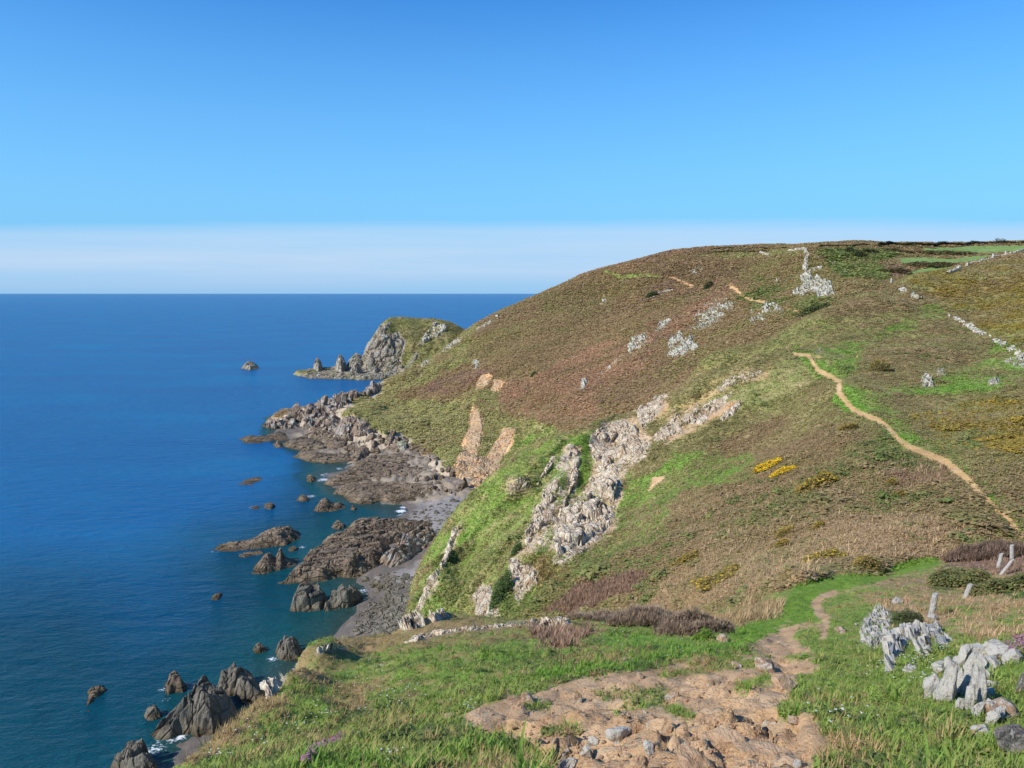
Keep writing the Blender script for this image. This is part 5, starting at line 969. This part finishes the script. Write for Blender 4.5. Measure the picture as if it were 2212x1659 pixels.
# ---------------------------------------------------------------- plants
def tpl_blades(rg, n, segs, lean=.6, wid=.05):
    "unit tuft: n grass blades, height 1; returns vertices, triangles and a shade per vertex"
    V, T = [], []
    for i in range(n):
        a = rg.uniform(0, 2 * math.pi); r = rg.uniform(0, .28); h = rg.uniform(.55, 1); l = rg.uniform(.15, lean)
        bx, by = r * math.cos(a), r * math.sin(a); b = rg.uniform(0, 2 * math.pi); dx, dy = math.cos(b), math.sin(b); w = wid * rg.uniform(.7, 1.3)
        wx, wy = -dy * w, dx * w; k = len(V)
        if segs == 1:
            V += [(bx - wx, by - wy, -.05), (bx + wx, by + wy, -.05), (bx + dx * l, by + dy * l, h)]; T.append((k, k + 1, k + 2))
        else:
            m = .5; V += [(bx - wx, by - wy, -.05), (bx + wx, by + wy, -.05), (bx + dx * l * .35 - wx * .8, by + dy * l * .35 - wy * .8, h * .6), (bx + dx * l * .35 + wx * .8, by + dy * l * .35 + wy * .8, h * .6), (bx + dx * l, by + dy * l, h * .98)]
            T += [(k, k + 1, k + 3), (k, k + 3, k + 2), (k + 2, k + 3, k + 4)]
    return np.array(V), np.array(T)
def tpl_clump(rg, n, leaf, up=.5):
    "unit cushion: n leafy facets through a dome of radius 1, height about .8"
    V, T = [], []
    for i in range(n):
        a = rg.uniform(0, 2 * math.pi); r = math.sqrt(rg.uniform(0, 1)) * .85; h = math.sqrt(max(0, 1 - r * r)) * rg.uniform(.35, .9)
        c = np.array([r * math.cos(a), r * math.sin(a), h * .8])
        nrm = c * (.8, .8, 1.2) + (0, 0, up + .7) + rg.normal(size=3) * .3; nrm /= np.linalg.norm(nrm)
        s = np.cross(nrm, rg.normal(size=3)); s /= np.linalg.norm(s) + 1e-9; t = np.cross(nrm, s); L = leaf * rg.uniform(.7, 1.3)
        k = len(V); V += [c - s * L * .7, c + s * L * .7, c + t * L * 1.25]; T.append((k, k + 1, k + 2))
    return np.array(V), np.array(T)
def place(name, tpls, P, size, hgt, col, mat, rg, jit=.11):
    "all copies of the templates as one mesh"
    Vs, Ts, Cs = [], [], []; off = 0; kk = rg.integers(0, len(tpls), len(P))
    for i, (tv, tt) in enumerate(tpls):
        s = np.nonzero(kk == i)[0]
        if not len(s): continue
        a = rg.uniform(0, 2 * math.pi, len(s)); c, sn = np.cos(a)[:, None], np.sin(a)[:, None]
        x = tv[None, :, 0] * c - tv[None, :, 1] * sn; y = tv[None, :, 0] * sn + tv[None, :, 1] * c
        V = np.stack([P[s, 0, None] + x * size[s, None], P[s, 1, None] + y * size[s, None], P[s, 2, None] + tv[None, :, 2] * hgt[s, None]], -1)
        T = tt[None] + (np.arange(len(s)) * len(tv))[:, None, None] + off
        g = 1 + rg.uniform(-jit, jit, (len(s), len(tv) // 1))
        C = col[s][:, None, :] * g[..., None]
        Vs.append(V.reshape(-1, 3)); Ts.append(T.reshape(-1, 3)); Cs.append(C.reshape(-1, 3)); off += V.shape[0] * V.shape[1]
    return mesh_np(name, np.concatenate(Vs), np.concatenate(Ts), M[mat], smooth=False, col=np.clip(np.concatenate(Cs), 0, 1))
RG = np.random.default_rng(5)
BL3 = [tpl_blades(RG, 6, 2, .7, .045) for _ in range(10)]
BL1 = [tpl_blades(RG, 6, 1, .7, .10) for _ in range(10)]
DRY = [tpl_blades(RG, 7, 1, .9, .035) for _ in range(10)]
CLU = [tpl_clump(RG, 10, .34) for _ in range(12)]
CLF = [tpl_clump(RG, 7, .5) for _ in range(12)]
CLB = [tpl_clump(RG, 34, .22) for _ in range(10)]
TWI = [tpl_blades(RG, 9, 1, .8, .06) for _ in range(10)]

def sample(sheet, count, ymax, amax=.76):
    s = SHEETS[sheet]; X, Y, Zz = s.X, s.Y, s.Z
    p0 = np.stack([X, Y, Zz], -1); e1 = p0[1:, :-1] - p0[:-1, :-1]; e2 = p0[:-1, 1:] - p0[:-1, :-1]
    nr = np.cross(e1, e2); ar = np.linalg.norm(nr, axis=-1); nr = nr / np.maximum(ar, 1e-9)[..., None]
    c = p0[:-1, :-1]; vw = np.array([0, 0, CAMZ]) - c; ds = np.linalg.norm(vw, axis=-1)
    fc = np.clip((nr * vw).sum(-1) / ds, 0, 1)
    sl = (c[..., 2] - CAMZ) / np.maximum(c[..., 1], .5); env = np.maximum.accumulate(sl, 1); hid = (env - sl) > .03
    w = ar / np.maximum(ds, 2.2) ** 2 * (fc + .12) * np.where(hid, .12, 1) * (c[..., 1] > .8) * (c[..., 1] < ymax) * (np.abs(c[..., 0]) < amax * np.maximum(c[..., 1], .5) + 3) * (c[..., 2] > 1.5)
    # leave out what lies under another sheet
    und = ground(c[..., 0].ravel(), c[..., 1].ravel(), [q for q in SHEETS if q != sheet]).reshape(c.shape[:2]) > c[..., 2] + .4
    w = np.where(und, 0, w)
    cs = np.cumsum(w.ravel()); k = np.searchsorted(cs, RNG.uniform(0, cs[-1], count)); i, j = np.unravel_index(k, w.shape)
    a, b = RNG.uniform(0, 1, count)[:, None], RNG.uniform(0, 1, count)[:, None]
    P = p0[i, j] * (1 - a) * (1 - b) + p0[i + 1, j] * a * (1 - b) + p0[i, j + 1] * (1 - a) * b + p0[i + 1, j + 1] * a * b
    return P
def dress(sheet, count, ymax, styles, tsc):
    """styles: {cover: (kind, size, height)} ; kind blade / clump / dry / twig ; sizes in metres"""
    P = sample(sheet, count, ymax); W = cover(sheet, P[:, 0], P[:, 1], P[:, 2])
    names = list(W); A = np.stack([W[n_] for n_ in names], 1); A /= A.sum(1, keepdims=True)
    pick = (np.cumsum(A, 1) > RNG.uniform(0, 1, len(P))[:, None]).argmax(1)
    out = {}; todo = []
    d = np.linalg.norm(P - np.array([0, 0, CAMZ]), axis=1)
    nz = fbm(P[:, 0] / tsc, P[:, 1] / tsc, 0, 4, 91)
    for i, nm in enumerate(names):
        if nm not in styles: continue
        s = np.nonzero(pick == i)[0]
        kind, sz, ht, keep = styles[nm][:4]
        s = s[RNG.uniform(0, 1, len(s)) < keep]
        if not len(s): continue
        if len(styles[nm]) == 4: groups_ = [(s, kind, sz, ht)]
        else: return_ = RNG.uniform(0, 1, len(s)) < (.72 if sheet == 'fore' else .5); groups_ = [(s[return_], kind, sz, ht), (s[~return_], *styles[nm][4])]
        todo += [(nm, *q) for q in groups_ if len(q[0])]
    for nm, s, kind, sz, ht in todo:
        pal = np.array(PAL[nm]); r1 = np.clip(nz[s] * 1.6 + RNG.normal(size=len(s)) * .22, 0, 1)[:, None]; r2 = (RNG.uniform(0, 1, len(s))[:, None] ** 3)
        col = (pal[0] * (1 - r1) + pal[1] * r1) * (1 - r2 * .8) + pal[2] * r2 * .8
        col = col * RNG.uniform(.88, 1.16, (len(s), 1))
        g = np.exp(RNG.normal(0, .3, len(s))) * (1 + nz[s] * .5)
        mn = d[s] / 773 * (2.2 if kind == 'clump' else 1.4)
        o = out.setdefault(kind, [[], [], [], []])
        o[0].append(P[s]); o[1].append(np.maximum(sz * g, mn)); o[2].append(np.maximum(ht * g, mn * .8)); o[3].append(col)
    return {k: [np.concatenate(q) for q in w_] for k, w_ in out.items()}
KN = dict(blade=('grass', 'leaf'), dry=('dry_grass', 'twig'), clump=('heather', 'leaf'), twig=('scrub', 'twig'))
def lay(sheet, count, ymax, styles, tsc, tp, labels):
    for kind, (P, sz, ht, col) in dress(sheet, count, ymax, styles, tsc).items():
        o = place(KN[kind][0], tp[kind], P, sz, ht, col * ((1.45 if sheet == 'fore' else 1.45) if kind in ('blade', 'dry') else {'fore': 1.6, 'spur': 1.8}.get(sheet, 2.05)), KN[kind][1], RG)
        tag(o, labels[kind], KN[kind][0].replace('_', ' '), kind='stuff')
g = lambda s, h, k=1: ('blade', s, h, k)
lay('fore', 190000, 66, dict(turf=(*g(.10, .075), ('clump', .045, .04)), lush=(*g(.11, .11), ('clump', .055, .06)), strip=g(.10, .07), turfbrown=('dry', .12, .09, .8, ('clump', .05, .05)), straw=('dry', .18, .13, .9, ('clump', .07, .06)), pink=('twig', .25, .3, .9), purple=('twig', .22, .26, .9), dark=('clump', .065, .08, .9), rock=g(.10, .09, .14), dirt=(*g(.05, .04, .12), ('clump', .035, .02)), scar=g(.3, .2, .3)), 2.2,
    dict(blade=BL3, dry=DRY, clump=CLU, twig=TWI), dict(blade='short green grass on the clifftop around the bare earth', dry='dry straw coloured grass on the bank at the right', clump='low leafy plants among the clifftop grass', twig='brown twiggy heather near the saddle'))
c_ = lambda s, h, k=1: ('clump', s, h, k)
lay('spur', 190000, 400, dict(olive=(*c_(.34, .24), ('blade', .3, .22)), heath=c_(.34, .24), pink=('twig', .4, .3, 1, ('clump', .3, .22)), purple=('twig', .4, .4, 1), gorse=c_(.5, .5), scrub=c_(.42, .36), clgrass=g(.34, .24), lush=(*g(.28, .18), ('clump', .24, .14)), hgrass=g(.3, .22), strip=g(.22, .14), turfbrown=g(.35, .3), scar=(*g(.4, .26, .45), ('clump', .3, .2)), path=g(.2, .12, .05), rock=g(.32, .22, .07), soil=c_(.3, .2, .10)), 14,
    dict(blade=BL1, clump=CLU, twig=TWI), dict(blade='green grass on the steep spur and beside the path', clump='brown and ochre heather over the near hillside', twig='pinkish brown dead bracken low on the near hillside'))
lay('spur', 5200, 400, dict(olive=c_(.75, .6, .6), heath=c_(.7, .55, .5), gorse=c_(1.0, .9), scrub=c_(1.1, .95), purple=('twig', .9, .8, .6), pink=('twig', .7, .6, .35), hgrass=c_(.5, .45, .3), clgrass=c_(.5, .5, .25)), 14,
    dict(clump=CLB, twig=TWI), dict(clump='taller shrubs standing out of the heather on the near hillside', twig='taller dead bracken on the near hillside'))
lay('cliff', 2600, 850, dict(olive=c_(1.8, 1.4, .7), heath=c_(1.6, 1.2, .5), purple=c_(1.8, 1.4, .6), bracken=c_(1.4, 1.0, .3), scrub=c_(2.4, 2.2), hgrass=c_(1.4, 1.1, .3)), 40, dict(clump=CLB), dict(clump='taller shrubs dotted over the far headland'))
lay('cliff', 150000, 850, dict(heath=c_(.95, .6), olive=c_(1.0, .65), bracken=c_(.9, .5), purple=c_(1.0, .6), scrub=c_(1.5, 1.2), hgrass=(*g(1.0, .5), ('clump', .9, .45)), clgrass=g(1.0, .5), lush=g(.8, .4, .5), soil=c_(.8, .5, .06)), 40,
    dict(blade=BL1, clump=CLF), dict(blade='rough grass low on the far headland', clump='brown heather and bracken covering the far headland'))
lay('nez', 7000, 850, dict(hgrass=g(1.5, .7), olive=g(1.4, .7), rock=g(1.2, .6, .05)), 40, dict(blade=BL1), dict(blade='thin grass on top of the promontory'))

# ---------------------------------------------------------------- single bushes, hedges, trees and flowers
BU = 'bushes on the slopes'
def bush(label, u, v, w, h, cols, name='bush', cat='bush', flowers=0, fcol=lin(226, 184, 30), sheets=None, n=700, twig=False, group=BU, leaf=.12, dep=.8):
    x, y, z = [q[0] for q in hit(u, v, sheets)]
    if not np.isfinite(y): print('MISS', label); return
    k = math.sqrt(x * x + y * y + (z - CAMZ) ** 2) / F; W, H = w * k / 2, h * k; D = W * dep
    o = empty(name, (x, y, z), label, cat, group); rg = np.random.default_rng(int(u * 7 + v))
    def cloud(m, shell):
        a = rg.uniform(0, 2 * math.pi, m); rr = np.sqrt(rg.uniform(0, 1, m)); px, py = rr * np.cos(a), rr * np.sin(a)
        lob = 1 + fbm(px * 2.2 + u, py * 2.2, 0, 3, 3) * .55; top = np.sqrt(np.maximum(1 - rr ** 2.4, 0)) * lob
        pz = top * (rg.uniform(.75, 1, m) if shell else rg.uniform(.1, 1, m) ** .6)
        X, Y = px * W, py * D
        gz = ground(x + X, y + Y, sheets) - z; gz = np.clip(gz, -1.5 * H, 1.5 * H)
        return np.stack([X, Y, pz * H + gz], 1), rr
    P, rr = cloud(n, False); L = max(W, H) * leaf; L = max(L, k * 2.6)
    cl = np.array(cols)[rg.integers(0, len(cols), n)] * rg.uniform(.75, 1.3, (n, 1))
    tp = [tpl_clump(rg, 5, .55) for _ in range(6)] if not twig else [tpl_blades(rg, 7, 1, 1.1, .05) for _ in range(6)]
    place('foliage', tp, P, np.full(n, L), np.full(n, L), cl * 1.3, 'twig' if twig else 'leaf', rg).parent = o
    m = 26; st = []; V, T = [], []
    for i in range(m):
        a = rg.uniform(0, 6.28); r0, r1 = rg.uniform(0, .3), rg.uniform(.3, .85); t = max(.008 * W + .01, k * .35); kk = len(V)
        p0 = np.array([r0 * W * math.cos(a), r0 * D * math.sin(a), 0]); p1 = np.array([r1 * W * math.cos(a), r1 * D * math.sin(a), H * rg.uniform(.4, .8)])
        p0[2] = ground(x + p0[0], y + p0[1], sheets) - z - .1 * H
        for q, tt in ((p0, t), (p1, t * .4)):
            for b in range(4): V.append(q + np.array([math.cos(b * 1.571), math.sin(b * 1.571), 0]) * tt)
        for b in range(4): c = (b + 1) % 4; T += [(kk + b, kk + c, kk + 4 + c), (kk + b, kk + 4 + c, kk + 4 + b)]
    mesh_np('stem', np.array(V), np.array(T), M['twig'], smooth=False, col=np.tile(np.array(lin(96, 78, 60)), (len(V), 1))).parent = o
    if flowers:
        P, rr = cloud(flowers, True); P[:, 2] += H * .12; fl = np.array(fcol)[None] * rg.uniform(.7, 1.15, (flowers, 1))
        place('blossom', tp, P, np.full(flowers, L * .8), np.full(flowers, L * .8), np.minimum(fl * 1.5, .95), 'petal', rg).parent = o
    return o
GO = [lin(134, 118, 66), lin(116, 110, 60), lin(150, 128, 76)]; GR = [lin(104, 110, 62), lin(90, 96, 54), lin(124, 114, 74)]; DK = [lin(84, 94, 56), lin(74, 84, 50), lin(96, 100, 64)]; IV = [lin(78, 98, 56), lin(68, 88, 50), lin(90, 108, 62)]; TW = [lin(112, 92, 78), lin(96, 78, 66), lin(128, 108, 92)]
for a in [
  ('brightest yellow gorse bush in the middle of the near hillside', 1658, 1010, 60, 9, 420), ('yellow gorse joined to the right of the brightest gorse', 1692, 1021, 54, 8, 380), ('ochre gorse patch below right of the brightest gorse', 1762, 1052, 84, 20, 120),
  ('small gorse with yellow tips right of the ochre patch', 1925, 1050, 24, 12, 40), ('small yellow gorse under the one with yellow tips', 1942, 1074, 30, 12, 60), ('low gorse left of the long dry slope', 1695, 1156, 40, 16, 70),
  ('small yellow gorse right end of the low gorse row', 1768, 1142, 26, 12, 70), ('yellow gorse below the low gorse row', 1690, 1180, 32, 14, 70), ('gorse bush with a yellow patch left of the green strip', 1698, 1262, 30, 20, 60),
  ('dark gorse mound at the bend of the green strip', 1875, 1228, 62, 26, 30), ('faded gorse beside the upper path', 1832, 928, 40, 12, 50), ('small orange gorse below the top of the path', 1900, 800, 44, 20, 60), ('gorse low beside the purple patch', 1480, 1215, 60, 14, 30),
  ('gorse strip above the saddle shrubs', 1560, 1250, 120, 10, 60), ('ochre gorse above the green strip', 1780, 1210, 90, 14, 50)]:
    bush(*a[:5], GO, 'gorse_bush', 'gorse bush', a[5], lin(226, 184, 30) if a[5] > 300 else lin(186, 156, 52), sheets=['spur'], n=420, dep=.6)
for a in [('low bare thicket on the brow, left end', 1310, 1345, 170, 20), ('dark bare thicket in the middle of the brow', 1410, 1354, 190, 32), ('dark bare thicket at the right end, thickest', 1500, 1372, 160, 42)]:
    bush(*a, [lin(136, 118, 98), lin(116, 100, 84), lin(150, 130, 108)], 'thicket', 'thicket', 0, sheets=['fore'], n=2000, twig=True, leaf=.13, dep=.45)
bush('bare grey thicket behind the far posts', 2140, 1205, 160, 22, TW, 'thicket', 'thicket', 0, n=1400, twig=True, leaf=.14, dep=.5)
bush('dark bramble mound below the far posts', 2075, 1266, 110, 30, GR, 'bramble', 'bramble', 0, sheets=['fore'], n=1300, leaf=.1)
bush('long bramble mound at the right edge by the leaning post', 2165, 1284, 120, 26, GR, 'bramble', 'bramble', 0, sheets=['fore'], n=1300, leaf=.1)
bush('small dark bush behind the arched rock', 1960, 1345, 56, 24, DK, 'bush', 'bush', 0, sheets=['fore'], n=800, leaf=.1)
bush('bright green leafy clump under the end of the thicket', 1520, 1385, 46, 22, [lin(112, 136, 54), lin(98, 124, 48)], 'bush', 'bush', 0, sheets=['fore'], n=700, leaf=.12)
bush('large dark ivy patch hanging on the tan rock', 1083, 1296, 52, 50, IV, 'ivy', 'ivy', 0, sheets=['spur'], n=1300, leaf=.06, dep=.5)
bush('small dark ivy patch above the large one', 1116, 1198, 24, 22, IV, 'ivy', 'ivy', 0, sheets=['spur'], n=500, leaf=.08, dep=.5)
for a in [('dark bush beside the pale curved bank', 1408, 642, 26, 10), ('dark bush on the brown slope below the far path', 1530, 624, 20, 14), ('dark rounded bush above the tallest crag', 1836, 546, 22, 10), ('dark scrub bush near the skyline fields', 1858, 556, 30, 10), ('dark bush at the left of the fields', 1880, 548, 30, 8), ('brown thicket left of the lowest field', 1936, 592, 60, 12), ('brown scrub between the upper fields', 2046, 552, 110, 5), ('hedge like scrub between the lower fields', 2010, 575, 90, 4), ('scrub left of the upper field', 1940, 546, 60, 6), ('tiny dark bush on the lower rust brown slope', 1152, 812, 10, 6), ('dark bush in the hollow right of the far path', 1760, 676, 70, 14)]:
    bush(*a, DK if 'dark' in a[0] else [lin(108, 92, 62), lin(92, 82, 54), lin(96, 100, 56)], 'bush', 'bush', 0, n=420, dep=.6, sheets=['cliff'], leaf=.1)
# hedges along the skyline
def hedge(label, pts, h, cols, n):
    P = np.array(pts, float); x, y, z = hit(P[:, 0], P[:, 1], ['cliff']); ok = np.isfinite(y); x, y = x[ok], y[ok]
    if len(x) < 2: print('MISS', label); return
    rg = np.random.default_rng(int(P[0, 0])); L = np.concatenate([[0], np.cumsum(np.hypot(np.diff(x), np.diff(y)))]); t = rg.uniform(0, L[-1], n)
    cx, cy = np.interp(t, L, x) + rg.normal(size=n) * h * .35, np.interp(t, L, y) + rg.normal(size=n) * h * .35
    hh = h * (1 + fbm(t / 9, 0 * t, 0, 3, 4) * .8) * rg.uniform(.1, 1, n)
    Q = np.stack([cx, cy, ground(cx, cy, ['cliff']) + hh], 1); cl = np.array(cols)[rg.integers(0, len(cols), n)] * rg.uniform(.7, 1.25, (n, 1))
    return tag(place('hedge', [tpl_clump(rg, 6, .6) for _ in range(6)], Q, np.full(n, h * .5), np.full(n, h * .5), cl * 1.3, 'leaf', rg), label, 'hedge', 'field hedges on the plateau')
HD = [lin(72, 74, 48), lin(62, 66, 42), lin(88, 80, 58)]
hedge('long dark hedge along the skyline at the right', [(1900, 532), (1960, 531), (2030, 531), (2100, 529), (2160, 527), (2230, 526)], 1.9, HD, 3600)
hedge('low hedge on the skyline above the tallest crag', [(1770, 535), (1800, 534), (1840, 534), (1900, 533)], 1.2, HD, 1300)
hedge('low hedge on the left of the skyline', [(1540, 540), (1580, 538), (1640, 537), (1700, 538)], 1.0, HD, 1500)
hedge('brown hedge above the little skyline field', [(1530, 548), (1560, 546), (1600, 545), (1660, 544)], 1.3, [lin(104, 88, 62), lin(88, 84, 54)], 1100)
def tree(label, u, v, h):
    x, y, z = [q[0] for q in hit(u, v, ['cliff'])]; 
    if not np.isfinite(y): print('MISS', label); return
    o = empty('tree', (x, y, z), label, 'tree', 'wind bent trees on the skyline'); rg = np.random.default_rng(int(u)); V, T = [], []
    def limb(p, d, L, r, lv):
        k = len(V); q = p + d * L
        for c, rr in ((p, r), (q, r * .6)):
            for b in range(5): V.append(c + np.array([math.cos(b * 1.2566), math.sin(b * 1.2566), 0]) * rr)
        for b in range(5): c = (b + 1) % 5; T.extend([(k + b, k + c, k + 5 + c), (k + b, k + 5 + c, k + 5 + b)])
        if lv < 4:
            for i in range(3): nd = d + rg.normal(size=3) * .55 + np.array([.25, 0, .05]); nd /= np.linalg.norm(nd); limb(q, nd, L * rg.uniform(.6, .85), r * .6, lv + 1)
    limb(np.array([0, 0, -.3]), np.array([.1, 0, 1.0]), h * .34, h * .035, 0)
    mesh_np('trunk', np.array(V), np.array(T), M['twig'], smooth=False, col=np.tile(np.array(lin(84, 74, 62)), (len(V), 1))).parent = o
    Q = np.array(V)[np.array(V)[:, 2] > h * .5]; Q = Q[rg.integers(0, len(Q), 260)] + rg.normal(size=(260, 3)) * h * .05
    place('crown', [tpl_blades(rg, 5, 1, 1, .06) for _ in range(5)], Q, np.full(260, h * .07), np.full(260, h * .07), np.tile(np.array(lin(82, 74, 56)), (260, 1)) * rg.uniform(.8, 1.3, (260, 1)), 'twig', rg).parent = o
tree('small bare tree on the skyline hedge, left one', 2098, 531, 5)
tree('wind bent bare tree on the skyline, middle one', 2153, 530, 6)
tree('wider bare tree on the skyline, right one', 2163, 530, 6)

# thrift and white campion
def thrift(label, pts, n, hpx):
    P = np.array(pts, float); rg = np.random.default_rng(int(P[0, 0])); i = rg.integers(0, len(P) - 1, n); t = rg.uniform(0, 1, n)
    u = P[i, 0] * (1 - t) + P[i + 1, 0] * t + rg.normal(size=n) * hpx * .5; v = P[i, 1] * (1 - t) + P[i + 1, 1] * t + rg.normal(size=n) * hpx * .35
    x, y, z = hit(u, v, ['fore']); ok = np.isfinite(y); Q = np.stack([x, y, z], 1)[ok]; o0 = Q.mean(0); Q = Q - o0
    o = empty('thrift_clump', tuple(o0), label, 'flowers', 'pink thrift'); m = len(Q)
    place('leaf_cushion', [tpl_blades(rg, 8, 1, .7, .05) for _ in range(5)], Q, np.full(m, .06), np.full(m, .06), np.tile(np.array(lin(116, 124, 66)), (m, 1)) * rg.uniform(.8, 1.2, (m, 1)), 'leaf', rg).parent = o
    Q2 = Q + np.stack([rg.normal(size=m) * .02, rg.normal(size=m) * .02, rg.uniform(.06, .12, m)], 1)
    place('blossom', [tpl_clump(rg, 14, .6) for _ in range(5)], Q2, np.full(m, .017), np.full(m, .017), np.tile(np.array(lin(190, 138, 160)), (m, 1)) * rg.uniform(.75, 1.2, (m, 1)), 'petal', rg).parent = o
    V, T = [], []
    for a, b in zip(Q, Q2):
        k = len(V); V += [a + (-.002, 0, 0), a + (.002, 0, 0), b]; T.append((k, k + 1, k + 2))
    mesh_np('stem', np.array(V), np.array(T), M['leaf'], smooth=False, col=np.tile(np.array(lin(120, 128, 70)), (len(V), 1))).parent = o
thrift('curved drift of pink thrift at the bottom left', b6((1420, 1600), (1450, 1520), (1520, 1460), (1600, 1420), (1680, 1390), (1740, 1370)), 170, 7)
thrift('pink thrift spilling over the rocks at the right edge', z4((1870, 930), (1900, 900), (1950, 860), (2010, 840), (2040, 880), (1960, 930)), 160, 14)
cu, cv = [], []
for cx_, cy_, r_, n_ in [(850, 1500, 60, 40), (760, 1480, 40, 16), (820, 1440, 30, 12), (700, 1540, 40, 16), (560, 1600, 30, 10), (1010, 1535, 12, 6), (850, 1640, 30, 8), (1190, 1390, 40, 8), (1330, 1392, 60, 14), (1480, 1400, 40, 8), (470, 1640, 30, 10), (640, 1570, 30, 10), (1980, 1430, 40, 26), (2010, 1470, 30, 20), (1890, 1460, 40, 14), (1800, 1560, 60, 14)]:
    cu += list(RG.normal(cx_, r_ * .6, n_)); cv += list(RG.normal(cy_, r_ * .35, n_))
x, y, z = hit(np.array(cu), np.array(cv), ['fore']); ok = np.isfinite(y) & (y > 3); Q = np.stack([x, y, z + .09], 1)[ok]; m = len(Q); dd = np.linalg.norm(Q - np.array([0, 0, CAMZ]), axis=1)
tag(place('campion_flowers', [tpl_clump(RG, 10, .6) for _ in range(5)], Q, np.maximum(.013, dd / 773 * .55), np.maximum(.013, dd / 773 * .55), np.tile(np.array([[.8, .8, .76]]), (m, 1)), 'petal', RG), 'tiny white campion flowers dotted through the clifftop grass', 'flowers', kind='stuff')
# dark cobbles on the lower beach
cob = np.array(b5((1560, 1450), (1700, 1400), (1640, 1600), (1500, 1750), (1250, 1950), (1000, 1950), (1100, 1750), (1250, 1600), (1100, 1500), (1300, 1450)))
uu = RG.uniform(cob[:, 0].min(), cob[:, 0].max(), 2600); vv = RG.uniform(cob[:, 1].min(), cob[:, 1].max(), 2600); ins = sdpoly(uu, vv, cob) + RG.normal(size=2600) * 8 < 0
up = np.array(b5((1480, 880), (1850, 780), (2040, 780), (1850, 1000), (1700, 1060), (1500, 1000))); u2 = RNG.uniform(up[:, 0].min(), up[:, 0].max(), 420); v2 = RNG.uniform(up[:, 1].min(), up[:, 1].max(), 420); i2 = sdpoly(u2, v2, up) < 0
x, y, z = hit(np.concatenate([uu[ins], u2[i2]]), np.concatenate([vv[ins], v2[i2]]), ['beach']); ok = np.isfinite(y); Q = np.stack([x, y, z], 1)[ok]
VV, FF, off = [], [], 0
for i, q in enumerate(Q):
    V, Fc = ICO[2]; r = .1 + RG.uniform(0, 1) ** 3 * .95
    V = V * np.array([r, r * RG.uniform(.6, 1), r * RG.uniform(.4, .8)]) * (1 + fbm(V[:, 0] * 2 + i, V[:, 1] * 2, V[:, 2] * 2, 2, 4)[:, None] * .35)
    VV.append(V + q); FF.append(Fc + off); off += len(V)
tag(mesh_np('beach_cobbles', np.concatenate(VV), np.concatenate(FF), M['grey'], smooth=False), 'dark cobbles strewn over the lower grey beach', 'cobbles', kind='stuff')
